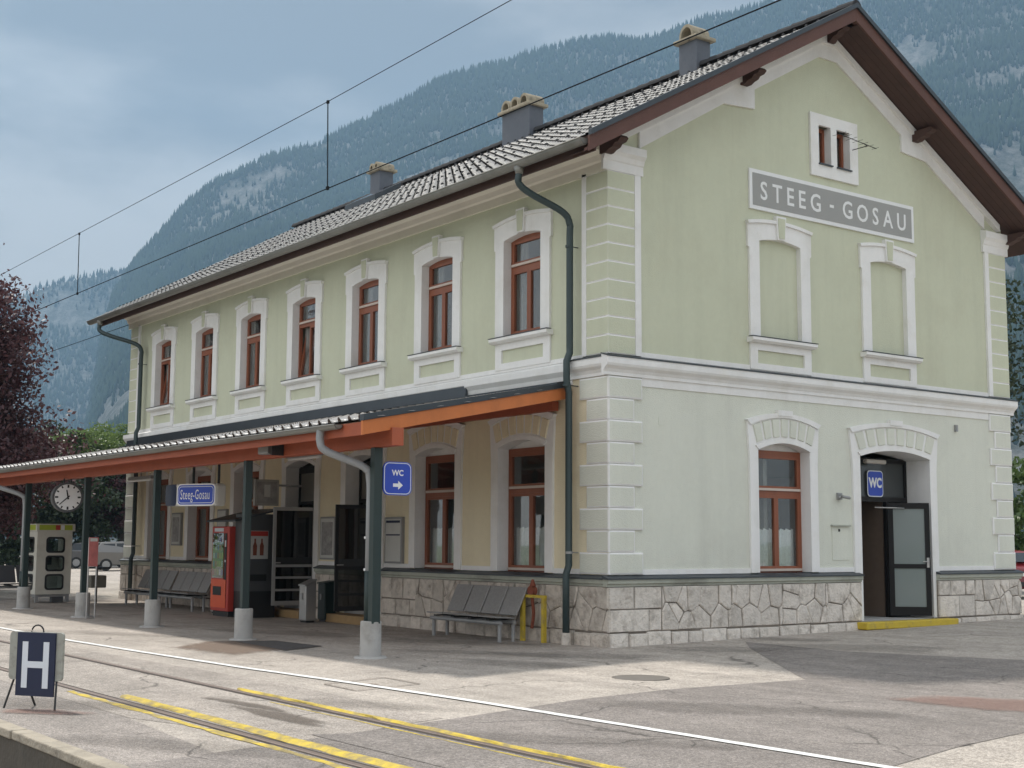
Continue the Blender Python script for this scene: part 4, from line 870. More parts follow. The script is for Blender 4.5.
# gable name board
b = MB(); b.pbox(PG, 3.49, 8.44, 8.00, 8.78, -0.005, 0.04); sb = b.build('name_board', M_SWHITE, st)
b = MB(); b.pbox(PG, 3.57, 8.36, 8.075, 8.705, 0.02, 0.046); b.build('name_field', M_SIGNG, sb)
cur = 0.0; glyphs = []
for ch in 'STEEG - GOSAU':
    if ch == ' ': cur += 0.11; continue
    o = text_mesh('letter', ch, 0.50, M_SWHITE, sb, Matrix.Identity(4), 0.78, 1.0, 0.003, 0.006)
    xs_ = [q.co.x for q in o.data.vertices]; zs_ = [q.co.y for q in o.data.vertices]
    glyphs.append((o, cur, min(xs_), (min(zs_)+max(zs_))/2)); cur += max(xs_)-min(xs_)+0.125
for o, c0, mn, cz_ in glyphs: o.data.transform(frame_mtx((0.047, 5.97, 8.385), (0, 1, 0), (0, 0, 1)) @ Matrix.Diagonal((4.38/(cur-0.125), 1, 1, 1)) @ Matrix.Translation((c0-mn-(cur-0.125)/2, -cz_ if o.data.vertices else 0, 0)))
# small wall fittings
b = MB(); b.pbox(PG, 5.66, 6.14, 1.38, 2.03, -0.005, 0.012); mb_ = b.build('meter_cover', M_LO, st); b = MB(); b.pbox(PG, 5.63, 6.17, 2.031, 2.06, -0.005, 0.06); b.build('cover_lip', M_LEDGE, mb_)
b = MB(); b.pbox(PG, 5.84, 5.88, 1.93, 1.98, 0.012, 0.025); b.build('keyhole', M_BLACK, mb_)
b = MB(); b.pbox(PG, 5.82, 5.94, 2.55, 2.68, -0.005, 0.05); b.tube([(0.05, 5.88, 2.63), (0.16, 5.84, 2.60), (0.2, 5.98, 2.58)], 0.03, 8); b.tube([(0.05, 5.86, 2.58), (0.14, 5.76, 2.6)], 0.02, 6); b.build('wall_tap', M_GREYM, st)
b = MB(); b.pbox(PG, 9.66, 9.72, 4.08, 4.22, -0.005, 0.06); b.build('wall_sensor', M_GREYM, st)
b = MB(); b.pbox(PG, 1.15, 1.28, 3.75, 3.9, -0.005, 0.008); b.build('patch_plate', M_LO, st)
# television aerial fixed beside the attic window
b = MB(); b.tube([(0.02, 6.50, 9.66), (0.42, 6.50, 9.66), (0.45, 6.35, 9.68)], 0.009, 6); b.tube([(0.45, 5.60, 9.74), (0.45, 6.75, 9.64)], 0.008, 6)
for i in range(7): q = i/6; yy = 5.62+q*1.10; zz = 9.738-q*0.096; ln = 0.17-0.08*q; b.tube([(0.45-ln, yy, zz), (0.45+ln, yy, zz)], 0.004, 5)
b.build('aerial', M_BLACK, st)

# ------------------------------------------------------------------ roof
RX0, RX1 = -BL-0.78, 0.78
RT = lambda y: 12.27-0.565*abs(y-5.82)       # top of boarding
YE = -0.98
def slope_prism(y0, y1, t, x0, x1, f=RT, off=0.0):
    return [(x0, y0, f(y0)+off), (x0, y1, f(y1)+off), (x0, y1, f(y1)+off-t), (x0, y0, f(y0)+off-t)], [(x1, y0, f(y0)+off), (x1, y1, f(y1)+off), (x1, y1, f(y1)+off-t), (x1, y0, f(y0)+off-t)]
b = MB(); b.prism(*slope_prism(YE, 5.82, 0.10, RX0+0.05, RX1-0.05)); b.prism(*slope_prism(5.82, 2*5.82-YE, 0.10, RX0+0.05, RX1-0.05))
roof = b.build('roof', M_DKTIMB, st)
def tile_arrays(w, l, bump_h=0.055):
    """one interlocking tile: pan with a roll; local x along the eave, y up the slope, z out of the roof"""
    xs = [0, 0.30, 0.56, 0.62, 0.70, 0.80, 0.88, 0.94, 1.0]; bump = [0, 0, 0, 0.55, 1.0, 1.0, 0.55, 0, 0]
    n = len(xs); V = []
    for yy, h, z0 in ((-0.045, bump_h, 0.020), (0.10, bump_h*0.3, 0.016), (l, bump_h*0.18, 0.003)):
        for x, k in zip(xs, bump): V.append((x*w, yy+(0.0 if k else 0.015), z0+h*k))
    for x, k in zip(xs, bump): V.append((x*w, -0.03, 0.004))
    F = [(r*n+i, r*n+i+1, (r+1)*n+i+1, (r+1)*n+i) for r in (0, 1) for i in range(n-1)]+[(i+1, i, 3*n+i, 3*n+i+1) for i in (0, 1, 6, 7)]
    return np.array(V, float), np.array(F)
def tile_roof(parent, x0, x1, y0, y1, f, w, l, cam_near, n_obj=300, mt=None, off=0.02, xend=None, jit=0.006, bump_h=0.055):
    V, F = tile_arrays(w, l, bump_h); slope = math.atan2(f(y1)-f(y0), y1-y0); cs, sn = math.cos(slope), math.sin(slope)
    L = (y1-y0)/cs; rows = int(L/l); pos = []
    rnd = random.Random(99)
    for r in range(rows):
        xe = x1 if xend is None else xend(y0+r*l*cs)
        k0 = 0 if r % 2 == 0 else -0.5
        nx = int((xe-x0)/w)+1
        for i in range(nx):
            x = xe-(i+1)*w-(0.5*w if r % 2 else 0)
            if x < x0-0.01: continue
            s = 0.02+r*l; pos.append((x, y0+s*cs, f(y0)+s*sn, rnd.uniform(-jit, jit)))
    pos = np.array(pos); d = np.linalg.norm(pos[:, :3]-np.array(cam_near), axis=1); order = np.argsort(d)
    rot = np.array([[1, 0, 0], [0, cs, -sn], [0, sn, cs]]); Vr = V@rot.T+np.array([0, -sn*off, cs*off])
    me = None
    for q in order[:n_obj]:
        if me is None:
            t = np_mesh('roof_tile', Vr, F, mt, parent); me = t.data
        else: t = link('roof_tile', me, parent)
        t.location = pos[q, :3]; t.rotation_euler = (0, pos[q, 3], 0)
    rest = pos[order[n_obj:]]
    VV = (Vr[None]+rest[:, None, :3]); VV[:, :, 2] += rest[:, 3][:, None]*(V[None, :, 0]-w/2)*-1
    FF = (F[None]+(np.arange(len(rest))*len(V))[:, None, None]).reshape(-1, 4)
    o = np_mesh('roof_tiling', VV.reshape(-1, 3), FF, mt, parent); tag(o, kind='stuff'); return o
tile_roof(roof, RX0, RX1-0.02, YE-0.02, 5.76, RT, 0.30, 0.34, tuple(CC), 300, M_ROOF, bump_h=0.007, jit=0.004)
gpos = []
for r, sl_ in enumerate((0.7, 2.1, 3.5, 4.9, 6.3, 7.4)):
    for i in range(76):
        x = RX1-0.22-i*0.31-(0.155 if r % 2 else 0.0)
        if x > RX0+0.1: y = YE+sl_*math.cos(math.atan(0.565)); gpos.append((x, y, RT(y)+0.05))
gpos.sort(key=lambda q: (q[0]-CC[0])**2+(q[1]-CC[1])**2)
gv = [(-0.028, 0, 0), (0.028, 0, 0), (0.025, 0.01, 0.046), (-0.025, 0.01, 0.046), (-0.012, 0.07, 0.046), (0.012, 0.07, 0.046)]
gf = [(0, 1, 2, 3), (3, 2, 5, 4), (0, 3, 4), (1, 5, 2)]
gm = None
for q in gpos[:300]:
    if gm is None: b = MB(); b.add(gv, gf); o = b.build('snow_guard', M_RIDGE, roof); gm = o.data
    else: o = link('snow_guard', gm, roof)
    o.location = q
b = MB()
for q in gpos[300:]: b.add([(q[0]+x, q[1]+y, q[2]+z) for x, y, z in gv], gf)
tag(b.build('snow_guards', M_RIDGE, roof, recalc=False), kind='stuff')
b = MB(); b.add([(RX0, 5.84, RT(5.84)+0.06), (RX1, 5.84, RT(5.84)+0.06), (RX1, 12.62, RT(12.62)+0.06), (RX0, 12.62, RT(12.62)+0.06)], [(0, 1, 2, 3)]); b.build('rear_tiling', M_ROOF, roof)
# ridge caps
b = MB(); k = 60; step = (RX1-RX0)/k
for i in range(k):
    x0 = RX0+i*step; n = 7
    a = [(x0, 5.82+0.15*math.cos(math.pi*j/n), 12.30+0.15*math.sin(math.pi*j/n)) for j in range(n+1)]; c = [(x0+step*1.06, 5.82+0.135*math.cos(math.pi*j/n), 12.295+0.135*math.sin(math.pi*j/n)) for j in range(n+1)]
    b.prism(a, c)
b.build('ridge_caps', M_RIDGE, roof)
# verge: barge boards, metal cap, soffit boards
for sgn, y0, y1 in ((-1, YE-0.08, 5.82), (1, 5.82, 2*5.82-YE+0.08)):
    b = MB(); q = slope_prism(y0, y1, 0.27, RX1-0.05, RX1+0.0, off=0.005); b.prism(*q); b.build('barge_board', M_BROWN, roof, bevel=0.006)
    b = MB(); b.prism(*slope_prism(y0, y1, 0.10, RX1-0.03, RX1+0.045, off=0.10)); b.build('verge_flashing', M_FLASH, roof)
    for j in range(4):
        xa = 0.12+j*0.152; b = MB(); b.prism(*slope_prism(y0+0.1, y1, 0.022, xa+0.004, xa+0.148, off=-0.24)); b.build('soffit_board', M_DKTIMB, roof)
    b = MB(); b.prism(*slope_prism(y0, y1, 0.05, RX1-0.14, RX1-0.055, off=-0.19)); b.build('verge_batten', M_BROWN, roof)
# eave soffit boards + rafter ends
for j in range(5):
    ya = -0.92+j*0.15; b = MB(); b.prism(*slope_prism(ya+0.003, ya+0.147, 0.02, RX0+0.06, RX1-0.06, off=-0.105)); b.build('eave_board', M_DKTIMB, roof)
for i in range(26):
    xa = RX0+0.25+i*0.93
    b = MB(); b.prism(*slope_prism(-0.88, 0.3, 0.16, xa, xa+0.12, off=-0.127)); b.build('rafter_end', M_DKTIMB, roof)
b = MB(); b.box(RX0+0.1, RX1-0.08, -0.89, -0.85, 8.17, RT(-0.87)-0.11); b.build('eave_fascia', M_DKTIMB, roof)
# purlin ends carved
for y, dz in ((3.36, 0), (8.55, 0), (5.82, 0.0), (-0.10, 0.0), (11.74, 0.0)):
    zt = RT(y)-0.27; h = 0.22 if abs(y-5.82) > 0.1 else 0.26
    if abs(y-5.82) > 0.1: zt -= 0.04
    pr = [(0.0, zt), (0.52, zt), (0.56, zt-0.05), (0.50, zt-0.10), (0.40, zt-0.11), (0.35, zt-0.16), (0.25, zt-0.18), (0.17, zt-h), (0.0, zt-h)]
    b = MB(); b.prism([(x, y-0.09, z) for x, z in pr], [(x, y+0.09, z) for x, z in pr]); b.build('purlin_end', M_DKTIMB, roof)
# gutter and downpipes
def gutter(name, x0, x1, y, z, r, parent, mt=M_ZINC, joints=3.0):
    b = MB(); n = 8; prof = [(y+r*math.cos(math.pi+math.pi*j/n), z+r*math.sin(math.pi+math.pi*j/n)) for j in range(n+1)]
    inn = [(y+(r-0.008)*math.cos(math.pi+math.pi*j/n), z+(r-0.008)*math.sin(math.pi+math.pi*j/n)) for j in range(n+1)]
    loop = prof+inn[::-1]; b.prism([(x0, a, c) for a, c in loop], [(x1, a, c) for a, c in loop])
    b.tube([(x0, y-r, z), (x1, y-r, z)], 0.013, 6)
    for xe in (x0, x1): b.add([(xe, a, c) for a, c in prof], [list(range(n+1))])
    x = x0+0.4
    while x < x1:
        for j in range(n):
            p, q = prof[j], prof[j+1]; k = 1.03
            b.add([(x, y+(p[0]-y)*k, z+(p[1]-z)*k), (x+0.035, y+(p[0]-y)*k, z+(p[1]-z)*k), (x+0.035, y+(q[0]-y)*k, z+(q[1]-z)*k), (x, y+(q[0]-y)*k, z+(q[1]-z)*k)], [(0, 1, 2, 3)])
        x += joints/2
    return b.build(name, mt, parent, smooth=False)
GYM, GZM = -1.07, 8.35
gutter('gutter', RX0-0.05, RX1-0.10, GYM, GZM, 0.105, roof)
def smooth_path(p, n=6):
    p = [Vector(q) for q in p]; o = []
    for i in range(len(p)-1):
        a, b_, c, d = p[max(i-1, 0)], p[i], p[i+1], p[min(i+2, len(p)-1)]
        for j in range(n):
            t = j/n; o.append(0.5*((2*b_)+(-a+c)*t+(2*a-5*b_+4*c-d)*t*t+(-a+3*b_-3*c+d)*t**3))
    o.append(p[-1]); return o
for xt, xb, zb_ in ((-1.15, -0.82, 0.10), (RX0+0.85, -21.16, 0.10)):
    b = MB(); b.tube([(xt, GYM, GZM-0.08), (xt, GYM, GZM-0.22)], [0.10, 0.06], 12)
    b.build('gutter_outlet', M_ZINC, roof, smooth=True)
    b = MB(); path = smooth_path([(xt, GYM, GZM-0.2), (xt, GYM, GZM-0.38), (xt+(xb-xt)*0.25, GYM+0.2, GZM-0.55), (xt+(xb-xt)*0.85, -0.32, GZM-0.83), (xb, -0.19, GZM-1.05), (xb, -0.19, GZM-1.35), (xb, -0.19, 5.1)], 6)
    path += [Vector((xb, -0.19, 5.0)), Vector((xb, -0.26, 4.85)), Vector((xb, -0.26, 4.5)), Vector((xb, -0.21, 4.3)), Vector((xb, -0.21, 1.3)), Vector((xb, -0.27, 1.15)), Vector((xb, -0.27, zb_-0.02))]
    b.tube(path, 0.062, 12); dp = b.build('downpipe', M_PIPE, st, smooth=True)
    for z in (6.9, 4.42, 1.52):
        b = MB(); b.tube([(xb, -0.2 if z != 4.42 else -0.26, z-0.02), (xb, -0.2 if z != 4.42 else -0.26, z+0.02)], 0.072, 12); b.tube([(xb, -0.19, z), (xb, 0, z)], 0.01, 6); b.build('pipe_clip', M_PIPE if z > 2 else M_GREYM, dp)
    b = MB(); b.tube([(xb, -0.27, -0.06), (xb, -0.27, 0.16)], 0.085, 12); b.build('pipe_shoe', M_STONE, dp)
# chimneys (lead-clad stacks with round clay pots lying across the top)
def chimney(x0, x1, y0, y1, zt, npots, lab):
    zc0 = RT((y0+y1)/2)-0.5
    b = MB(); b.box(x0, x1, y0, y1, zc0, zt); ch = b.build('chimney', M_LEAD, roof); ch['label'] = lab
    b = MB(); b.box(x0-0.10, x1+0.10, y0-0.10, y1+0.10, zt, zt+0.09); b.build('chimney_slab', M_POT, roof, bevel=0.02)
    for i in range(npots):
        xc = x0+(i+0.5)*(x1-x0)/npots; r = min(0.22, (x1-x0)/npots*0.46)
        b = MB(); n = 14; zc = zt+0.09
        o = [(xc+r*math.cos(math.pi*j/n), zc+0.06+1.15*r*math.sin(math.pi*j/n)) for j in range(n+1)]; inn = [(xc+(r-0.06)*math.cos(math.pi*j/n), zc+0.06+1.15*(r-0.06)*math.sin(math.pi*j/n)) for j in range(n+1)]
        o = [(xc+r, zc)]+o+[(xc-r, zc)]; inn = [(xc+r-0.06, zc)]+inn+[(xc-r+0.06, zc)]
        loop = o+inn[::-1]; b.prism([(a, y0-0.05, c) for a, c in loop], [(a, y1+0.05, c) for a, c in loop]); b.build('chimney_pot', M_POT, roof)
chimney(-4.05, -3.49, 5.60, 6.02, 12.90, 1, 'single-pot chimney nearest the gable end')
chimney(-10.80, -9.60, 5.55, 6.00, 12.98, 3, 'three-pot chimney in the middle of the ridge')
chimney(-17.7, -17.15, 5.55, 6.03, 12.92, 2, 'chimney with mossy pots at the far end of the ridge')
# roof hatch / skylight
b = MB(); yy0, yy1 = 3.9, 4.75; b.prism(*slope_prism(yy0, yy1, 0.16, -16.3, -14.6, off=0.20)); b.build('skylight', M_FLASH, roof)
for xx in (-15.75,):
    b = MB(); b.prism(*slope_prism(yy0+0.05, yy1-0.05, 0.01, -16.2, -14.7, off=0.208)); b.build('skylight_pane', mat('skylight_glass', (0.03, 0.035, 0.05), 0.08, 0.05), roof)

# ------------------------------------------------------------------ platform canopy
cn = root('platform_canopy', 'tiled platform canopy with orange timber fascia on green posts along the station', 'canopy', (-11, -4.65, 0))
CW, CF0 = 4.45, -5.28                         # height at wall, front edge y
CT = lambda y: CW+0.195*y
cend = lambda y: -1.05-0.365*y               # oblique near end: x as a function of y
CX0 = -22.3
def cslope(y0, y1, t, off, xe0=0.0, x0=None):
    xa = CX0 if x0 is None else x0
    return [(xa, y0, CT(y0)+off), (xa, y1, CT(y1)+off), (xa, y1, CT(y1)+off-t), (xa, y0, CT(y0)+off-t)], [(cend(y0)-xe0, y0, CT(y0)+off), (cend(y1)-xe0, y1, CT(y1)+off), (cend(y1)-xe0, y1, CT(y1)+off-t), (cend(y0)-xe0, y0, CT(y0)+off-t)]
b = MB(); b.prism(*cslope(CF0+0.06, -0.06, 0.05, -0.03, 0.06)); croof = b.build('canopy_roof', M_CBOARD, cn)
tile_roof(croof, CX0, 0, CF0, -0.32, CT, 0.30, 0.34, tuple(CC), 300, M_ROOF, 0.0, xend=lambda y: cend(y)-0.03)
b = MB(); b.prism(*cslope(-0.36, -0.062, 0.03, 0.10, 0.05)); b.build('wall_flashing', M_FLASH, cn)
b = MB(); b.prism([(CX0, -0.13, CT(0)+0.03), (CX0, -0.10, CT(0)+0.27), (CX0, -0.075, CT(0)+0.27), (CX0, -0.075, CT(0)+0.03)], [(-4.15, -0.13, CT(0)+0.03), (-4.15, -0.10, CT(0)+0.27), (-4.15, -0.075, CT(0)+0.27), (-4.15, -0.075, CT(0)+0.03)]); b.build('wall_upstand', M_FLASH, cn)
# verge fascia (oblique) : bright orange board with a dark cap
def verge(name, t, off, w, o2, mt):
    a = [(cend(CF0-0.05)+o2, CF0-0.05, CT(CF0-0.05)+off), (cend(-0.06)+o2, -0.06, CT(-0.06)+off), (cend(-0.06)+o2, -0.06, CT(-0.06)+off-t), (cend(CF0-0.05)+o2, CF0-0.05, CT(CF0-0.05)+off-t)]
    c = [(x-w, y, z) for x, y, z in a]; b = MB(); b.prism(a, c); return b.build(name, mt, cn)
verge('verge_board', 0.20, -0.02, 0.045, 0.0, M_ORANGE); verge('verge_cap', 0.09, 0.075, 0.12, 0.03, M_FLASH)
b = MB(); b.box(CX0, cend(-5.2)-0.06, CF0+0.01, CF0+0.05, CT(CF0)-0.22, CT(CF0)-0.035); b.build('front_fascia', M_RUST, cn)
b = MB(); b.box(CX0, 0.73, -4.74, -4.54, 3.08, 3.34); b.build('main_beam', M_RUST, cn, bevel=0.008)
for i in range(22):
    xa = 0.30-i*1.04
    y1 = min(-0.07, -(xa+0.11+0.07+1.05)/0.365)
    b = MB(); q = [(xa, CF0+0.07, CT(CF0+0.07)-0.082), (xa, y1, CT(y1)-0.082), (xa, y1, CT(y1)-0.23), (xa, CF0+0.07, CT(CF0+0.07)-0.21)]
    b.prism(q, [(x+0.11, y, z) for x, y, z in q]); b.build('rafter', M_RUST, cn)
b = MB(); b.box(CX0, -1.3, -0.20, -0.06, 4.02, 4.19); b.build('wall_plate', M_RUST, cn)
GY2, GZ2 = CF0-0.075, CT(CF0)-0.045
gutter('gutter', CX0, 0.25, GY2, GZ2, 0.07, cn)
PX = [0.05, -4.24, -8.36, -12.42, -16.72, -20.9]; PY = -4.64
for i, x in enumerate(PX):
    b = MB(); b.box(x-0.045, x+0.065, PY-0.065, PY+0.065, 0.5, 3.08) if i else b.box(x+0.02, x+0.15, PY-0.07, PY+0.07, 0.5, 3.08)
    po = b.build('post', M_POST, cn, bevel=0.008)
    b = MB(); b.tube([(x, PY, -0.02), (x, PY, 0.52), (x, PY, 0.535)], [0.158, 0.155, 0.143], 24); b.build('post_base', M_CONC, po, smooth=False)
    b = MB(); b.tube([(x, PY, -0.02), (x, PY, 0.025)], [0.26, 0.23], 20); b.build('base_collar', M_CONC, po)
def cpipe(xt, xb, dark_to):
    b = MB(); path = smooth_path([(xt, GY2, GZ2-0.05), (xt, GY2, GZ2-0.22), (xt+0.06, GY2+0.08, GZ2-0.36), (xb-0.03, PY-0.12, GZ2-0.58), (xb, PY-0.03, GZ2-0.78), (xb, PY-0.02, GZ2-1.1)], 6)
    path += [Vector((xb, PY-0.02, dark_to))]
    b.tube(path, 0.058, 12); o = b.build('canopy_downpipe', M_PIPEG, cn, smooth=True)
    b = MB(); b.tube([(xb, PY-0.02, dark_to+0.01), (xb, PY-0.02, 0.5)], 0.064, 12); b.build('pipe_foot', M_POST, o, smooth=True)
    for z in (1.75, 1.28): 
        b = MB(); b.tube([(xb-0.03, PY-0.085, z), (xb-0.03, PY-0.075, z)], 0.02, 8); b.build('rivet', M_SWHITE, o)
cpipe(-0.30, 0.0, 1.25); cpipe(-17.35, -16.86, 0.9)
# lamps under the canopy, loudspeaker
def tube_lamp(x0, x1, y, z, lab):
    r = root('fluorescent_lamp', lab, 'lamp', ((x0+x1)/2, y, z), group='strip lamps under the canopy')
    b = MB(); b.box(x0, x1, y-0.05, y+0.05, z, z+0.07); b.build('housing', M_GREYM, r)
    b = MB(); b.tube([(x0+0.05, y, z-0.02), (x1-0.05, y, z-0.02)], 0.03, 10); b.build('diffuser', M_SWHITE, r)
    b = MB(); b.box((x0+x1)/2-0.02, (x0+x1)/2+0.02, y-0.01, y+0.01, z+0.07, CT(y)-0.085); b.build('hanger', M_GREYM, r)
tube_lamp(-6.95, -5.55, -2.5, 3.33, 'white strip lamp under the canopy in front of the waiting room doors')
tube_lamp(-14.2, -12.8, -3.0, 3.12, 'white strip lamp under the canopy behind the clock')
r = root('loudspeaker', 'grey and black horn loudspeaker fixed to the canopy beam', 'loudspeaker', (-2.9, -4.8, 3.15))
b = MB(); b.box(-3.30, -2.92, -4.92, -4.745, 3.13, 3.29); b.build('speaker_body', M_GREYM, r, bevel=0.02)
b = MB(); b.prism([(-2.92, -4.91, 3.14), (-2.92, -4.76, 3.14), (-2.92, -4.76, 3.28), (-2.92, -4.91, 3.28)], [(-2.68, -4.96, 3.09), (-2.68, -4.745, 3.09), (-2.68, -4.745, 3.33), (-2.68, -4.96, 3.33)]); b.build('speaker_horn', M_BLACK, r)

# ------------------------------------------------------------------ things under and around the canopy
def rounded(w, h, r, n=5):
    o = []
    for cx, cy, a0 in ((w/2-r, h/2-r, 0), (-w/2+r, h/2-r, 90), (-w/2+r, -h/2+r, 180), (w/2-r, -h/2+r, 270)):
        for i in range(n+1): a = R(a0+90*i/n); o.append((cx+r*math.cos(a), cy+r*math.sin(a)))
    return o
def rplate(b, P, c, z, w, h, r, d0, d1, mi=0): q = rounded(w, h, r); b.prism([P(c+a, z+e, d0) for a, e in q], [P(c+a, z+e, d1) for a, e in q], mi)
# clock
ck = root('platform_clock', 'round double-sided station clock with white dial hanging under the canopy', 'clock', (-13.6, -4.7, 2.3))
cx0, cy0, cz0 = -13.6, -4.7, 2.66; rotc = R(-7)
PCK = lambda s, z, d: (cx0+math.cos(rotc)*d-math.sin(rotc)*s, cy0+math.sin(rotc)*d+math.cos(rotc)*s, cz0+z)
def disc(r, d0, d1, n=40): return [PCK(r*math.cos(2*math.pi*i/n), r*math.sin(2*math.pi*i/n), d0) for i in range(n)], [PCK(r*math.cos(2*math.pi*i/n), r*math.sin(2*math.pi*i/n), d1) for i in range(n)]
b = MB(); b.prism(*disc(0.345, -0.14, 0.10)); b.build('case', M_DARKG, ck)
b = MB(); b.prism(*disc(0.295, 0.10, 0.104)); b.build('dial', M_SWHITE, ck)
b = MB()
for i in range(12):
    a = math.pi*i/6; r0, r1, w = (0.235, 0.285, 0.016) if i % 3 else (0.215, 0.285, 0.02)
    ca, sa = math.cos(a), math.sin(a); q = [(r0*ca-w*sa, r0*sa+w*ca), (r1*ca-w*sa, r1*sa+w*ca), (r1*ca+w*sa, r1*sa-w*ca), (r0*ca+w*sa, r0*sa-w*ca)]
    b.prism([PCK(x, y, 0.104) for x, y in q], [PCK(x, y, 0.107) for x, y in q])
b.build('hour_marks', M_BLACK, ck)
def hand(angle, l, w, d, nm):
    a = math.pi/2-angle; ca, sa = math.cos(a), math.sin(a); q = [(-0.05*ca-w*sa, -0.05*sa+w*ca), (l*ca-w*0.7*sa, l*sa+w*0.7*ca), (l*ca+w*0.7*sa, l*sa-w*0.7*ca), (-0.05*ca+w*sa, -0.05*sa-w*ca)]
    b = MB(); b.prism([PCK(x, y, d) for x, y in q], [PCK(x, y, d+0.004) for x, y in q]); b.build(nm, M_BLACK, ck)
hand(R(-11), 0.17, 0.018, 0.108, 'hour_hand'); hand(R(228), 0.25, 0.013, 0.113, 'minute_hand')
b = MB(); [b.box(cx0-0.02, cx0+0.02, cy0+o-0.012, cy0+o+0.012, cz0+0.33, 3.09) for o in (-0.08, 0.08)]; b.build('hanger', M_BLACK, ck)
# hanging station name sign (wedge-shaped light box)
sg = root('station_name_sign', 'blue hanging light box sign reading Steeg-Gosau under the canopy', 'sign', (-7.6, -3.9, 2.3))
A, B_, C_, D_ = (-8.45, -4.42), (-7.93, -4.40), (-7.02, -3.98), (-7.10, -3.72)
zb0, zb1 = 2.36, 2.80
def vquad(b, p, q, z0, z1, off0, off1, inset=0.0, mi=0):
    dx, dy = q[0]-p[0], q[1]-p[1]; l = math.hypot(dx, dy); ux, uy = dx/l, dy/l; nx, ny = uy, -ux
    P = lambda s, z, d: (p[0]+ux*s+nx*d, p[1]+uy*s+ny*d, z); return P, l
b = MB(); pl_ = [A, B_, C_, D_]; b.prism([(x, y, zb0) for x, y in pl_], [(x, y, zb1) for x, y in pl_]); b.build('light_box', mat('sign_case', (0.60, 0.60, 0.57), 0.45, 0.05), sg, bevel=0.05)
b = MB(); P1, l1 = vquad(b, B_, C_, 0, 0, 0, 0); rplate(b, P1, l1/2, 2.58, l1-0.02, 0.43, 0.10, -0.01, 0.008); b.build('sign_border', M_SWHITE, sg)
b = MB(); rplate(b, P1, l1/2, 2.58, l1-0.07, 0.38, 0.085, 0.0, 0.011); b.build('sign_field', M_BLUE, sg)
b = MB(); rplate(b, P1, l1/2, 2.58, l1-0.115, 0.33, 0.07, 0.0, 0.0125); b.build('inner_line', M_DULLW, sg)
b = MB(); rplate(b, P1, l1/2, 2.58, l1-0.14, 0.305, 0.06, 0.0, 0.014); b.build('sign_panel', M_BLUE, sg)
o1, o2 = P1(0, 0, 0), P1(1, 0, 0)
text_mesh('lettering', 'Steeg-Gosau', 0.27, M_SWHITE, sg, frame_mtx(P1(l1/2-0.02, 2.575, 0.016), (o2[0]-o1[0], o2[1]-o1[1], 0), (0, 0, 1)), 0.62, 1.12, 0.001, 0.0, fit=0.74)
b = MB(); P2, l2 = vquad(b, A, B_, 0, 0, 0, 0); rplate(b, P2, l2/2, 2.58, l2-0.02, 0.42, 0.10, -0.01, 0.008); b.build('far_face', M_BLUED, sg)
b = MB(); [b.box(x-0.02, x+0.02, y-0.02, y+0.02, zb1-0.02, CT(y)-0.085) for x, y in ((-7.95, -4.05), (-7.2, -3.85))]; b.build('hanger', M_BLACK, sg)
# WC direction sign on the near post
ws = root('wc_direction_sign', 'blue rounded WC sign with white arrow on the nearest canopy post', 'sign', (0.15, -4.3, 2.4))
PW = lambda s, z, d: (0.18+d, -4.30+s, 2.63+z)
b = MB(); rplate(b, PW, 0, 0, 0.50, 0.50, 0.10, -0.02, 0.0); b.build('panel', M_BLUE, ws)
b = MB(); rplate(b, PW, 0, 0, 0.47, 0.47, 0.088, 0.0, 0.003); b.build('border', M_DULLW, ws)
b = MB(); rplate(b, PW, 0, 0, 0.445, 0.445, 0.078, 0.001, 0.005); b.build('field', M_BLUE, ws)
text_mesh('lettering', 'WC', 0.12, M_SWHITE, ws, frame_mtx((0.186, -4.30, 2.71), (0, 1, 0), (0, 0, 1)), 0.95, 1.0, 0.001, 0.003)
b = MB(); q = [(-0.08, -0.025), (0.01, -0.025), (0.01, -0.065), (0.09, 0.0), (0.01, 0.065), (0.01, 0.025), (-0.08, 0.025)]
b.prism([PW(a, z-0.10, 0.004) for a, z in q], [PW(a, z-0.10, 0.008) for a, z in q]); b.build('arrow', M_SWHITE, ws)
b = MB(); b.box(0.10, 0.165, -4.57, -4.40, 2.58, 2.64); b.build('bracket', M_POST, ws)
# WC plate on the transom
wp = root('wc_plate', 'small blue WC plate with white letters above the open gable door', 'sign', (-0.5, 7.6, 2.6))
PV = lambda s, z, d: (-0.53+d, 7.67+s, 2.93+z)
b = MB(); rplate(b, PV, 0, 0, 0.50, 0.54, 0.08, -0.005, 0.004); b.build('border', M_DULLW, wp)
b = MB(); rplate(b, PV, 0, 0, 0.46, 0.50, 0.07, 0.0, 0.008); b.build('panel', M_BLUE, wp)
text_mesh('lettering', 'WC', 0.27, M_SWHITE, wp, frame_mtx((-0.521, 7.67, 2.94), (0, 1, 0), (0, 0, 1)), 0.85, 1.0, 0.001, 0.012)
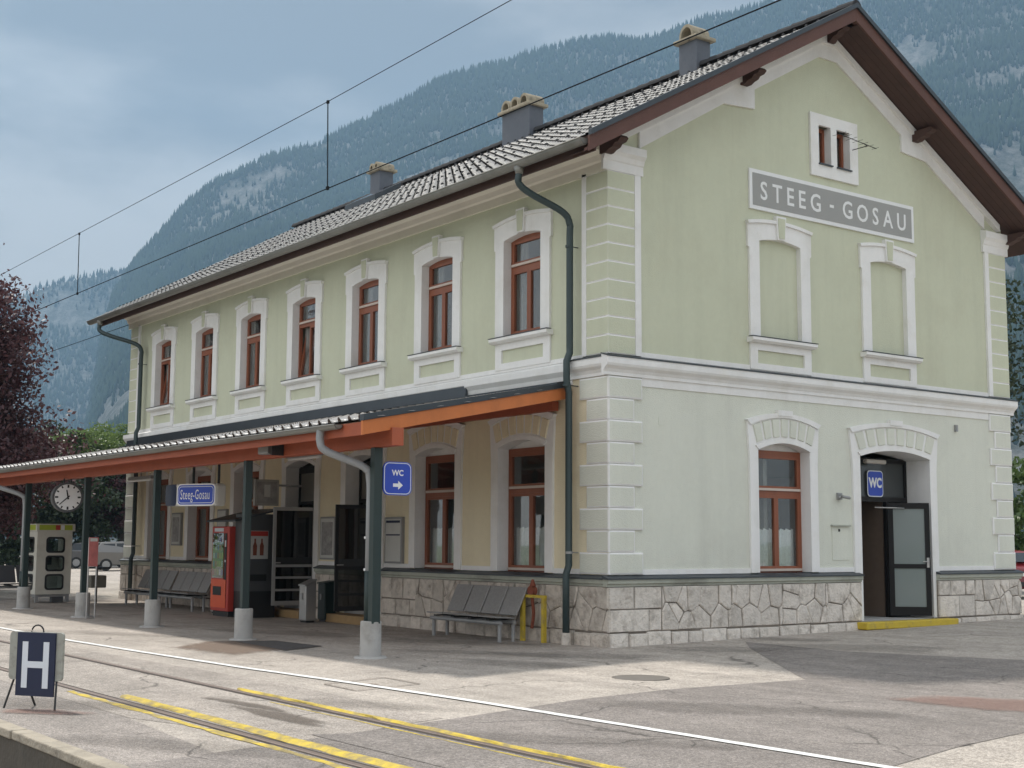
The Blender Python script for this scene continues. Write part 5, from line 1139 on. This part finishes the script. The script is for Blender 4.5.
# benches
def bench(loc, rz, label, seat_m, group='benches on the platform'):
    t = root('bench', label, 'bench', loc, rz, group); w = 0.56
    for i in range(4):
        xc = (i-1.5)*w
        b = MB(); a = [(xc-0.26, 0.16, 0.46), (xc+0.26, 0.16, 0.46), (xc+0.26, 0.40, 0.95), (xc-0.26, 0.40, 0.95)]
        b.prism(a, [(x, y+0.03, z-0.012) for x, y, z in a]); b.build('backrest', seat_m, t, bevel=0.01)
        b = MB(); a = [(xc-0.26, -0.30, 0.45), (xc+0.26, -0.30, 0.45), (xc+0.26, 0.15, 0.42), (xc-0.26, 0.15, 0.42)]
        b.prism(a, [(x, y, z-0.025) for x, y, z in a]); b.build('seat', seat_m, t, bevel=0.01)
        b = MB(); b.box(xc-0.05, xc+0.05, -0.27, 0.3, 0.375, 0.40); b.build('seat_bracket', M_BLACK, t)
    b = MB(); b.tube([(-2*w, -0.18, 0.33), (2*w, -0.18, 0.33)], 0.035, 10); b.tube([(-2*w, 0.12, 0.34), (2*w, 0.12, 0.34)], 0.035, 10); b.build('support_rail', M_GREYM, t)
    for x in (-1.05, 1.05):
        for yl_ in (-0.16, 0.14):
            b = MB(); b.tube([(x, yl_, 0.33), (x, yl_, 0.0)], 0.035, 10); b.build('leg', M_GREYM, t)
    return t
bench((-3.02, -0.68, gh(-0.68)), 0.0, 'grey four-seat metal bench against the stone base near the corner', M_SEAT)
bench((-15.25, -1.15, gh(-1.15)), 0.0, 'grey four-seat bench at the far end, the one nearer the vending machine', M_SEAT)
bench((-17.6, -1.15, gh(-1.15)), 0.0, 'grey four-seat bench at the far end, the one nearer the building corner', M_SEAT)
bench((-22.6, -3.6, 0), R(90), 'dark four-seat bench at the far left beyond the phone booth', M_DKSEAT)
# yellow hydrant frame
yf = root('yellow_standpipe', 'yellow pipe frame with a rusty valve beside the downpipe at the corner', 'standpipe', (-1.72, -0.28, gh(-0.3)))
for x in (-2.03, -1.42):
    b = MB(); b.box(x-0.035, x+0.035, -0.32, -0.25, -0.06, 0.72); b.build('upright', M_YELS, yf)
b = MB(); b.box(-2.10, -1.36, -0.305, -0.265, 0.72, 0.77); b.build('crossbar', M_YELS, yf)
M_RUSTY = mat('rusty_iron', (0.22, 0.06, 0.03), 0.8, 0.4, 14)
b = MB(); b.tube(smooth_path([(-1.85, -0.22, 0.18), (-1.80, -0.22, 0.45), (-1.80, -0.25, 0.70), (-1.78, -0.25, 0.95)]), [0.03]*18+[0.02], 8); b.tube([(-1.80, -0.30, 0.84), (-1.80, -0.20, 0.84)], 0.085, 12); b.tube([(-1.79, -0.25, 0.92), (-1.79, -0.25, 1.04)], [0.06, 0.02], 10); b.build('valve', M_RUSTY, yf)
# vending machine and its housing
vm = root('vending_machine', 'red and orange vending machine with glass front beside the grey cabinet', 'vending machine', (-12.3, -1.45, 0))
vx0, vx1, vy0, vy1 = -12.40, -11.46, -1.64, -1.0
b = MB(); b.box(vx0, vx1, vy0, vy1, 0.08, 2.02); b.build('body', M_RED, vm, bevel=0.02)
b = MB(); b.box(vx0+0.05, vx1-0.05, vy0+0.05, vy1-0.05, -0.05, 0.08); b.build('foot', M_BLACK, vm)
b = MB(); b.box(vx0+0.03, vx1-0.10, vy0-0.012, vy0-0.001, 0.16, 0.80); lowp_ = b.build('lower_panel', M_ORED, vm)
b = MB(); b.box(vx0+0.16, vx1-0.34, vy0-0.02, vy0-0.0125, 0.44, 0.64); b.build('delivery_flap', M_BLACK, lowp_)
b = MB(); b.box(vx0+0.09, vx1-0.26, vy0-0.010, vy0-0.001, 0.84, 1.86); b.build('showcase', mat('showcase_reflection', (0.10, 0.16, 0.05), 0.3, 0.7, 3), vm)  # mottled green back paints in the greenery reflected by the glass
for r_ in range(5):
    for c_ in range(5):
        b = MB(); xa = vx0+0.115+c_*0.115; za_ = 0.90+r_*0.19; b.box(xa, xa+0.085, vy0-0.0145, vy0-0.0105, za_, za_+0.13); b.build('product', [M_RED, M_DULLW, M_YEL, M_BLUE, M_LIME][(r_*3+c_*2) % 5], vm)
b = MB(); b.box(vx0+0.08, vx1-0.25, vy0-0.022, vy0-0.016, 0.83, 1.87); b.build('glass_front', M_GLASSB, vm)
b = MB(); b.box(vx1-0.22, vx1-0.10, vy0-0.010, vy0-0.001, 0.2, 1.86); b.build('control_strip', M_BLACK, vm)
b = MB(); b.box(vx1-0.19, vx1-0.13, vy0-0.016, vy0-0.0105, 1.55, 1.7); b.box(vx1-0.18, vx1-0.13, vy0-0.016, vy0-0.0105, 1.2, 1.25); b.build('coin_slot', M_SWHITE, vm)
b = MB(); b.box(vx0+0.15, vx1-0.3, vy0-0.010, vy0-0.001, 1.90, 1.98); b.build('header', M_DULLW, vm)
vh = root('grey_cabinet', 'dark grey cabinet with sloping roof and a two-bottle poster on its side', 'cabinet', (-11.2, -0.9, 0))
b = MB(); b.box(-11.44, -10.97, -1.50, -0.70, -0.05, 2.30); b.build('cabinet_body', M_DARKG, vh)
b = MB(); b.box(-11.43, -10.965, -1.505, -0.695, -0.04, 0.55); b.build('cabinet_base', M_BLACK, vh)
b = MB(); q = [(-12.5, -1.75, 2.12), (-12.5, -0.6, 2.40), (-12.5, -0.6, 2.44), (-12.5, -1.75, 2.16)]; b.prism(q, [(-10.93, y, z) for _, y, z in q]); b.build('cabinet_roof', M_FLASH, vh)
b = MB(); b.box(-10.965, -10.95, -1.33, -0.93, 0.78, 0.93); b.build('vent', M_BLACK, vh)
b = MB(); b.box(-10.97, -10.96, -1.38, -0.90, 1.28, 1.92); po = b.build('poster', M_PAPER, vh)
b = MB(); b.box(-10.96, -10.956, -1.37, -0.91, 1.80, 1.91); b.build('poster_stripe', M_RED, po)
for yb in (-1.23, -1.06):
    b = MB(); q = [(-0.045, 0), (0.045, 0), (0.05, 0.22), (0.02, 0.30), (0.02, 0.38), (-0.02, 0.38), (-0.02, 0.30), (-0.05, 0.22)]
    b.prism([(-10.96, yb+a, 1.36+z) for a, z in q], [(-10.956, yb+a, 1.36+z) for a, z in q]); b.build('poster_bottle', M_RUSTY, po)
# showcase hanging above the cabinet
sc_ = root('display_case', 'framed display case mounted above the grey cabinet', 'display case', (-10.7, -0.5, 2.45))
b = MB(); x = -11.05; b.box(x-0.10, x, -1.22, -0.62, 2.50, 3.10); b.build('case_frame', M_ALU, sc_)
b = MB(); b.box(x+0.001, x+0.006, -1.17, -0.67, 2.55, 3.05); dsp = b.build('case_print', M_POSTER, sc_)
b = MB(); b.box(x+0.006, x+0.009, -0.99, -0.84, 2.70, 2.98); b.build('case_figure', M_PAPER, sc_)
b = MB(); b.box(x-0.06, x-0.04, -0.62, 0.0, 2.95, 3.0); b.build('bracket', M_GREYM, sc_)
# litter bins
def bin_box(nm, lab, x, y, w, d, h, mt, slant=0.12):
    r = root(nm, lab, 'bin', (x, y, gh(y)), 0.0)
    pr = [(-d/2, 0.04), (d/2, 0.04), (d/2, h), (-d/2, h-slant)]
    b = MB(); b.prism([(-w/2, yy, z) for yy, z in pr], [(w/2, yy, z) for yy, z in pr]); b.build('bin_body', mt, r, bevel=0.02)
    b = MB(); b.prism([(-w/2-0.01, -d/2-0.02, h-slant+0.002), (-w/2-0.01, d/2+0.01, h+0.002), (-w/2-0.01, d/2+0.01, h+0.03), (-w/2-0.01, -d/2-0.02, h-slant+0.03)], [(w/2+0.01, -d/2-0.02, h-slant+0.002), (w/2+0.01, d/2+0.01, h+0.002), (w/2+0.01, d/2+0.01, h+0.03), (w/2+0.01, -d/2-0.02, h-slant+0.03)]); b.build('bin_lid', mt, r)
    b = MB(); b.box(-w/2+0.03, w/2-0.03, -d/2+0.03, d/2-0.03, 0.0, 0.04); b.build('bin_foot', M_BLACK, r)
    b = MB(); b.box(-0.03, 0.03, -d/2-0.02, -d/2, h*0.55, h*0.7); b.build('bin_lock', M_GREYM, r)
bin_box('litter_bin', 'silver metal litter bin with slanted lid between the waiting room doors', -8.95, -0.92, 0.30, 0.26, 0.90, M_ALU)
bin_box('dark_bin', 'dark green bin behind the silver one between the doors', -9.0, -0.42, 0.34, 0.28, 0.85, M_POST, 0.04)
bin_box('litter_bin', 'pale metal litter bin between the far benches and the vending machine', -13.35, -1.0, 0.30, 0.30, 0.92, M_ALU)
# posters and notice boards on the track-side wall
def poster(nm, lab, x0, x1, z0, z1, header=True, pr=M_POSTER, d=0.05):
    r = root(nm, lab, 'poster', ((x0+x1)/2, -0.02, z0))
    b = MB(); b.box(x0, x1, -d-0.025, -0.002, z0, z1); b.build('frame', M_GREYM, r)
    b = MB(); b.box(x0+0.04, x1-0.04, -d-0.031, -d-0.026, z0+0.04, z1-0.04); sh = b.build('sheet', M_PAPER, r)
    if header:
        b = MB(); b.box(x0+0.06, x1-0.06, -d-0.034, -d-0.0315, z1-0.12, z1-0.07); b.box(x0+0.06, x1-0.06, -d-0.034, -d-0.0315, z0+(z1-z0)*0.60, z0+(z1-z0)*0.63); b.build('header_bar', M_BLUED, sh)
    else:
        b = MB(); b.box(x0+0.09, x1-0.09, -d-0.034, -d-0.0315, z0+0.10, z1-0.12); b.build('print', pr, sh)
poster('timetable_board', 'white timetable board with dark header bars left of the wall windows', -7.17, -6.50, 1.24, 2.20)
poster('framed_poster', 'framed grey picture poster between the two waiting room doors', -10.02, -9.33, 1.28, 2.24, False)
poster('notice_case', 'narrow notice case on the wall between the two farthest windows', -18.68, -18.05, 1.55, 2.45, False)
poster('small_notice', 'small pale notice on the wall left of the grey cabinet', -15.65, -15.1, 2.0, 2.5, False, M_PAPER)
# info stand with red poster, ash bin
ist = root('info_stand', 'narrow metal stand with a red poster beside the second farthest post', 'info stand', (-11.6, -4.7, 0))
PI_ = lambda s, z, d: (-11.75+d, -4.78+s*0.75, z)
for s in (0.0, 0.24):
    b = MB(); b.tube([PI_(s, 0, 0), PI_(s, 1.74, 0)], 0.018, 8); b.build('upright', M_ALU, ist)
b = MB(); b.tube([PI_(0, 0.02, 0), PI_(0.24, 0.02, 0)], 0.016, 8); b.build('foot_bar', M_ALU, ist)
b = MB(); b.pbox(PI_, -0.015, 0.255, 1.12, 1.75, 0.015, 0.03); pan = b.build('red_poster', mat('poster_red', (0.45, 0.14, 0.13), 0.5, 0.35, 9), ist)
b = MB(); b.pbox(PI_, 0.015, 0.225, 1.66, 1.73, 0.0305, 0.033); b.build('poster_title', M_PAPER, pan)
ab = root('ash_bin', 'small grey bin on a thin post near the phone booth', 'bin', (-18.5, -2.2, 0))
b = MB(); b.cyl(-18.5, -2.2, 0, 0.95, 0.03, 8); b.build('pole', M_BLACK, ab)
b = MB(); b.box(-18.66, -18.34, -2.42, -1.98, 0.42, 0.75); b.build('bin_body', mat('bin_olive', (0.16, 0.15, 0.12), 0.5), ab, bevel=0.03)
b = MB(); b.box(-18.7, -18.3, -2.5, -1.9, 0.93, 0.97); b.build('rain_cap', M_BLACK, ab)
# phone booth
pb = root('phone_booth', 'white phone booth with rounded windows and a lime green top band', 'phone booth', (-20.2, -2.95, 0))
bx0, bx1, by0, by1 = -20.75, -19.70, -3.45, -2.50; zf0, zf1 = 0.22, 1.92
def booth_face(P, a0, a1, nm, wins):
    b = MB(); S = sorted({a0, a1}|{q for w in wins for q in (w[0], w[1])}); Z = sorted({zf0, zf1}|{q for w in wins for q in (w[2], w[3])})
    for s0, s1 in zip(S[:-1], S[1:]):
        for z0, z1 in zip(Z[:-1], Z[1:]):
            if any(w[0] < (s0+s1)/2 < w[1] and w[2] < (z0+z1)/2 < w[3] for w in wins): continue
            b.pbox(P, s0, s1, z0, z1, -0.04, 0.0)
    o = b.build(nm, M_BOOTH, pb)
    for w in wins:
        c, z, ww, hh = (w[0]+w[1])/2, (w[2]+w[3])/2, w[1]-w[0], w[3]-w[2]
        b = MB(); qo, qi = rounded(ww+0.05, hh+0.05, 0.09), rounded(ww-0.05, hh-0.05, 0.06); n = len(qo)
        for i in range(n):
            j = (i+1) % n; b.add([P(c+qo[i][0], z+qo[i][1], 0.012), P(c+qo[j][0], z+qo[j][1], 0.012), P(c+qi[j][0], z+qi[j][1], 0.012), P(c+qi[i][0], z+qi[i][1], 0.012)], [(0, 1, 2, 3)])
            b.add([P(c+qo[i][0], z+qo[i][1], 0.0), P(c+qo[j][0], z+qo[j][1], 0.0), P(c+qo[j][0], z+qo[j][1], 0.012), P(c+qo[i][0], z+qo[i][1], 0.012)], [(0, 1, 2, 3)])
        b.build('window_gasket', M_BLACK, o)
        b = MB(); b.pbox(P, w[0]+0.004, w[1]-0.004, w[2]+0.004, w[3]-0.004, -0.025, -0.018); b.build('window_pane', M_GLASSB, o)
zw = [(0.36, 0.74), (0.86, 1.24), (1.36, 1.74)]
booth_face(lambda s, z, d: (bx1+d, s, z), by0+0.041, by1, 'front_panel', [(-3.18, -2.72, a, c) for a, c in zw])
booth_face(lambda s, z, d: (s, by0-d, z), bx0, bx1, 'side_panel', [(-20.5, -19.95, a, c) for a, c in zw])
b = MB(); b.box(bx0, bx1-0.05, by1-0.04, by1, zf0, zf1); b.box(bx0, bx0+0.04, by0+0.041, by1-0.041, zf0, 1.3); b.build('rear_panel', M_BOOTH, pb)
b = MB(); b.box(bx0-0.03, bx1+0.04, by0-0.04, by1+0.06, zf1, 2.12); hd = b.build('header', M_BOOTH, pb, bevel=0.01)
b = MB(); b.box(bx1+0.041, bx1+0.046, by0+0.03, by1-0.02, 1.95, 2.09); b.box(bx0+0.02, bx1-0.05, by0-0.046, by0-0.041, 1.95, 2.09); b.build('lime_band', M_LIME, hd)
b = MB(); b.box(bx1+0.0465, bx1+0.05, -2.98, -2.86, 1.955, 2.085); b.build('red_square', M_RED, hd)
b = MB(); b.box(bx1+0.0465, bx1+0.05, -2.84, -2.74, 1.955, 2.085); b.build('white_square', M_SWHITE, hd)
b = MB()
for x, y in ((bx0+0.06, by0+0.06), (bx1-0.06, by0+0.06), (bx1-0.06, by1-0.06), (bx0+0.06, by1-0.06)): b.box(x-0.04, x+0.04, y-0.04, y+0.04, 0, 0.22)
b.box(bx0, bx1-0.05, by0+0.05, by1-0.05, 0.15, 0.21); b.build('feet', M_GREYM, pb)
b = MB(); b.box(bx0+0.06, bx0+0.3, -3.1, -2.8, 1.0, 1.6); b.build('telephone', M_DARKG, pb)
b = MB(); b.box(bx1-0.3, bx1-0.1, -2.95, -2.65, 0.0, 0.24); b.build('cable_box', M_DARKG, pb)
# H stop board
hs = root('stop_board', 'portable dark blue H stop board on thin legs near the platform edge', 'stop board', (3.3, -10.45, 0))
hc = (3.40, -10.53); ha = R(-57)
PH = lambda s, z, d: (hc[0]+math.cos(ha)*d-math.sin(ha)*s, hc[1]+math.sin(ha)*d+math.cos(ha)*s, z)
b = MB(); rplate(b, PH, 0.0, 0.525, 0.66, 0.48, 0.04, -0.03, 0.0); b.build('backing_plate', mat('faded_grey_plate', (0.34, 0.34, 0.30), 0.6, 0.15, 8, dirt=(0.2, 0.19, 0.17), dirt_scale=9), hs)
b = MB(); b.pbox(PH, -0.22, 0.25, 0.13, 0.76, 0.001, 0.02); fp = b.build('front_plate', M_BLUED, hs)
b = MB()
for a0, a1, c0, c1 in ((-0.15, -0.08, 0.21, 0.67), (0.11, 0.18, 0.21, 0.67), (-0.08, 0.11, 0.41, 0.475)): b.pbox(PH, a0, a1, c0, c1, 0.0205, 0.023)
b.build('letter', M_DULLW, fp)
for s0, s1, d1 in ((-0.26, -0.32, 0.06), (-0.17, -0.16, -0.22), (0.25, 0.31, 0.06)):
    b = MB(); b.tube([PH(s0, 0.35, -0.03), PH(s1, 0.0, d1)], 0.011, 6); b.build('leg', M_BLACK, hs)
b = MB(); b.tube([PH(0.0+0.075*math.cos(a), 0.765+0.07*math.sin(a), -0.015) for a in [math.pi*i/8 for i in range(9)]], 0.008, 6); b.build('handle', M_BLACK, hs)

# ------------------------------------------------------------------ catenary
def wire(name, pts, r, label, parent=None):
    b = MB(); b.tube(pts, r, 5, caps=False); o = b.build(name, M_WIRE, parent)
    if label: tag(o, label, 'wire', 'overhead line of the track')
    return o
YW = -8.9
wire('contact_wire', [(-60, YW, 5.12), (-4.4, YW, 5.06), (6.3, YW, 5.02), (12, YW, 4.99), (30, YW, 5.0)], 0.0052, 'lower overhead wire running across the roof above the track')
wire('messenger_wire', [(-60, YW, 6.5), (-20, YW, 6.05), (-4.5, YW, 5.90), (6.3, YW, 5.88), (12, YW, 5.94), (30, YW, 6.2)], 0.0036, 'upper overhead wire crossing the open sky above the track')
for x, z1, z0, lab in ((6.32, 5.88, 5.02, 'dropper wire in the sky just above the far chimney'), (-0.75, 5.89, 5.04, 'dropper wire at the left in front of the hazy mountain')):
    r = root('dropper', lab, 'wire', (x, YW, z0), group='droppers of the overhead line')
    b = MB(); b.tube([(x, YW, z0), (x-0.03, YW, z1)], 0.006, 5); b.build('strand', M_WIRE, r)
    b = MB(); b.box(x-0.015, x+0.015, YW-0.01, YW+0.01, z0-0.012, z0+0.02); b.build('clamp', M_WIRE, r)
    b = MB(); b.box(x-0.043, x-0.015, YW-0.01, YW+0.01, z1-0.02, z1+0.01); b.build('clamp', M_WIRE, r)
wire('feeder_wire', [(-60, 2.0, 9.4), (-40, 2.0, 9.2), (-23.3, 2.0, 9.2)], 0.012, 'thin wire reaching the far end of the station roof')

# ------------------------------------------------------------------ cars
def car(loc, rz, label, body_m, estate=True):
    t = root('parked_car', label, 'car', loc, rz, 'parked cars')
    side = [(-2.2, 0.35), (-2.25, 0.62), (-2.1, 0.82), (-1.2, 0.95), (-0.55, 1.42), (0.2, 1.50), (1.6, 1.46), (2.05, 0.98), (2.22, 0.85), (2.22, 0.40), (1.9, 0.28), (-1.9, 0.28)] if estate else \
           [(-2.1, 0.35), (-2.15, 0.62), (-2.0, 0.80), (-1.1, 0.92), (-0.4, 1.40), (0.5, 1.44), (1.25, 1.38), (1.85, 1.0), (2.05, 0.9), (2.1, 0.42), (1.9, 0.28), (-1.9, 0.28)]
    inset = lambda z: 0.0 if z < 0.95 else 0.17*(z-0.95)/0.5
    b = MB(); b.prism([(x, -0.86+inset(z), z) for x, z in side], [(x, 0.86-inset(z), z) for x, z in side]); bd = b.build('body', body_m, t, bevel=0.05)
    gl = mat('car_glass', (0.02, 0.025, 0.03), 0.08, 0.05)
    for sg_ in (-1, 1):
        for q in ([(-1.0, 1.0), (-0.1, 1.0), (-0.1, 1.40), (-0.5, 1.36)], [(-0.02, 1.0), (0.85, 1.0), (0.85, 1.40), (-0.02, 1.42)], [(0.93, 1.0), (1.75, 1.0), (1.5, 1.36), (0.93, 1.39)]):
            b = MB(); b.prism([(x, sg_*(0.865-inset(z)), z) for x, z in q], [(x, sg_*(0.85-inset(z)), z) for x, z in q]); b.build('side_window', gl, t)
    rx = (1.72, 1.96, 1.40, 1.06) if estate else (1.38, 1.8, 1.33, 1.06)
    b = MB(); b.prism([(rx[0]-0.05, -0.62, rx[2]), (rx[0]-0.05, 0.62, rx[2]), (rx[1]-0.0, 0.72, rx[3]), (rx[1]-0.0, -0.72, rx[3])], [(rx[0]+0.05, -0.62, rx[2]+0.01), (rx[0]+0.05, 0.62, rx[2]+0.01), (rx[1]+0.07, 0.72, rx[3]+0.02), (rx[1]+0.07, -0.72, rx[3]+0.02)]); b.build('rear_window', gl, t)
    b = MB(); b.prism([(-1.12, -0.7, 1.0), (-1.12, 0.7, 1.0), (-0.58, 0.62, 1.385), (-0.58, -0.62, 1.385)], [(-1.19, -0.7, 1.01), (-1.19, 0.7, 1.01), (-0.65, 0.62, 1.40), (-0.65, -0.62, 1.40)]); b.build('windscreen', gl, t)
    for sg_ in (-1, 1):
        b = MB(); b.box(2.02 if estate else 1.95, 2.235 if estate else 2.12, sg_*0.87 if sg_ < 0 else 0.60, -0.60 if sg_ < 0 else 0.87, 0.78, 1.0); b.build('tail_light', mat('tail_red', (0.5, 0.02, 0.02), 0.25, 0.1), t, bevel=0.02)
        b = MB(); b.box(-2.22, -1.95, -0.84 if sg_ < 0 else 0.55, -0.55 if sg_ < 0 else 0.84, 0.62, 0.78); b.build('headlight', M_SWHITE, t, bevel=0.03)
        for x in (-1.38, 1.38):
            b = MB(); b.tube([(x, sg_*0.70, 0.31), (x, sg_*0.88, 0.31)], 0.31, 20); w = b.build('wheel', M_TYRE, t)
            b = MB(); b.tube([(x, sg_*0.87, 0.31), (x, sg_*0.89, 0.31)], 0.2, 10); b.build('rim', M_GREYM, w)
    b = MB(); b.box(2.18, 2.26, -0.8, 0.8, 0.36, 0.5); b.box(-2.28, -2.18, -0.8, 0.8, 0.36, 0.5); b.build('bumper', M_BLACK, t)
    b = MB(); b.box(2.225, 2.235, -0.26, 0.26, 0.66, 0.77); b.build('number_plate', M_SWHITE, t)
    for sg_ in (-1, 1):
        b = MB(); b.box(-0.85, -0.7, sg_*0.86 if sg_ > 0 else -0.99, 0.99 if sg_ > 0 else -0.86, 0.95, 1.07); b.build('mirror', body_m, t)
M_CARS = mat('car_silver', (0.17, 0.165, 0.16), 0.35, 0.04, metal=0.5, coat=0.3); M_CARD = mat('car_dark_grey', (0.14, 0.14, 0.145), 0.3, 0.04, metal=0.5, coat=0.6); M_CARR = mat('car_red', (0.20, 0.012, 0.015), 0.3, 0.04, coat=0.6)
za = gh(12)
def ground_at(u, D):
    a, _ = pix_az(u, 540); return (CC[0]+D*math.cos(a), CC[1]+D*math.sin(a), gh(CC[1]+D*math.sin(a)))
car(ground_at(131, 74), R(-100), 'silver estate car parked beyond the far end of the station', M_CARS)
car(ground_at(100, 80), R(-100), 'dark grey car parked behind the silver estate', M_CARD, False)
car((-7.6, 21.6, za), R(-20), 'red car just visible past the right corner of the station', M_CARR, False)

# ------------------------------------------------------------------ trees
def tree(name, label, loc, h, crown_c, crown_r, n_clump, per, leaf, mt, seed, group='trees around the station', trunk_r=0.22, squash=0.9):
    rng = np.random.default_rng(seed); t = root(name, label, 'tree', loc, 0.0, group)
    b = MB(); cz = crown_c[2]
    b.tube([(0, 0, -0.3), (0.05, 0, h*0.12), (0.0, 0.06, h*0.3), (crown_c[0]*0.5, crown_c[1]*0.5, h*0.55), (crown_c[0], crown_c[1], h*0.8)], [trunk_r*1.25, trunk_r, trunk_r*0.85, trunk_r*0.55, trunk_r*0.15], 9)
    for i in range(14):
        a = rng.uniform(0, 6.28); z0 = rng.uniform(0.2, 0.6)*h; e = rng.uniform(0.5, 0.95)
        p1 = np.array([crown_c[0]+crown_r[0]*e*math.cos(a), crown_c[1]+crown_r[1]*e*math.sin(a), cz+rng.uniform(-0.5, 0.6)*crown_r[2]])
        m_ = np.array([p1[0]*0.45, p1[1]*0.45, z0+(p1[2]-z0)*0.55]); b.tube(smooth_path([(0, 0, z0), m_, p1], 4), [trunk_r*0.4*(1-0.1*k) for k in range(9)], 6)
    b.build('trunk', M_BARK, t)
    u = rng.normal(size=(n_clump, 3)); u /= np.linalg.norm(u, axis=1)[:, None]; rad = rng.uniform(0.35, 1.0, n_clump)**0.55
    wob = 1+0.22*np.sin(u[:, 0]*4+seed)+0.18*np.sin(u[:, 2]*6+seed*2)
    cc = np.array(crown_c)+u*(rad*wob)[:, None]*np.array(crown_r)
    cs = rng.uniform(0.35, 0.8, n_clump)*min(crown_r)*0.24
    p = np.repeat(cc, per, 0)+np.clip(rng.normal(size=(n_clump*per, 3)), -1.5, 1.5)*np.repeat(cs, per)[:, None]*np.array([1, 1, 0.6]); n = len(p)
    d1 = rng.normal(size=(n, 3)); d1 /= np.linalg.norm(d1, axis=1)[:, None]; d2 = np.cross(d1, rng.normal(size=(n, 3))); d2 /= np.linalg.norm(d2, axis=1)[:, None]
    s = (leaf*rng.uniform(0.6, 1.3, n))[:, None]
    V = np.stack([p-d1*s, p+d2*s*0.55, p+d1*s, p-d2*s*0.55], 1).reshape(-1, 3)
    np_mesh('crown', V, np.arange(n*4).reshape(-1, 4), mt, t); return t
L_COP = leaf_mat('copper_leaf', (0.035, 0.012, 0.016), (0.13, 0.055, 0.06), 0.25)
L_GRN = leaf_mat('green_leaf', (0.035, 0.07, 0.018), (0.10, 0.16, 0.04), 0.3)
L_DGR = leaf_mat('dark_green_leaf', (0.012, 0.024, 0.010), (0.04, 0.06, 0.022), 0.2)
L_LGR = leaf_mat('light_green_leaf', (0.08, 0.13, 0.03), (0.17, 0.24, 0.07), 0.35)
tree('copper_beech', 'large dark purple-leaved tree at the left edge behind the phone booth', (-29.7, -5.3, 0.0), 10.4, (0, 0, 5.3), (4.4, 4.6, 5.1), 950, 230, 0.085, L_COP, 11, trunk_r=0.3)
tree('green_tree', 'light green tree showing above the canopy right of the purple tree', ground_at(90, 90), 9.2, (0, 0, 6.3), (3.2, 3.0, 2.9), 220, 120, 0.10, L_LGR, 12)
tree('dark_tree', 'dark green tree seen under the canopy behind the parked cars', (-66, 9.5, za), 8, (0, 0, 3.9), (5.0, 7.0, 3.7), 340, 110, 0.15, L_DGR, 13)
tree('dark_tree', 'dark green tree behind the purple tree at the left edge', (-52, -5.0, 0), 7.5, (0, 0, 3.9), (4.0, 5.0, 3.6), 260, 110, 0.12, L_DGR, 14)
tree('small_copper_tree', 'small reddish tree just left of the far building corner', ground_at(120, 88), 6.2, (0, 0, 3.9), (2.2, 2.2, 2.3), 130, 100, 0.10, L_COP, 15)
tree('garden_tree', 'tall dark green tree right of the gable corner', (-22, 38.5, za), 16, (0, 0, 9.2), (4.2, 3.6, 7.5), 320, 110, 0.14, L_DGR, 16)
tree('garden_bush', 'bright green bush above the red car at the right edge', (-9.6, 25.0, za), 4.2, (0, 0, 2.4), (1.6, 1.7, 1.9), 110, 70, 0.11, L_GRN, 17)
tree('garden_bush', 'bright green bush at the far left behind the phone booth', (-38, -3.2, 0), 2.2, (0, 0, 1.2), (1.5, 1.5, 1.1), 60, 60, 0.10, L_LGR, 18)

# ------------------------------------------------------------------ haze
b = MB(); b.box(-4500, 2200, -900, 3700, -2.2, 1560)
mh = bpy.data.materials.new('haze_air'); mh.use_nodes = True; nt = mh.node_tree; nt.nodes.clear()
ho = N(nt, 'ShaderNodeOutputMaterial'); pv = N(nt, 'ShaderNodeVolumePrincipled'); nt.links.new(pv.outputs[0], ho.inputs['Volume'])
pv.inputs['Color'].default_value = (0.32, 0.495, 0.695, 1); pv.inputs['Density'].default_value = 1.9e-4; pv.inputs['Anisotropy'].default_value = 0.2
hz = b.build('haze', mh); tag(hz, 'pale blue mountain haze', 'haze', kind='stuff')
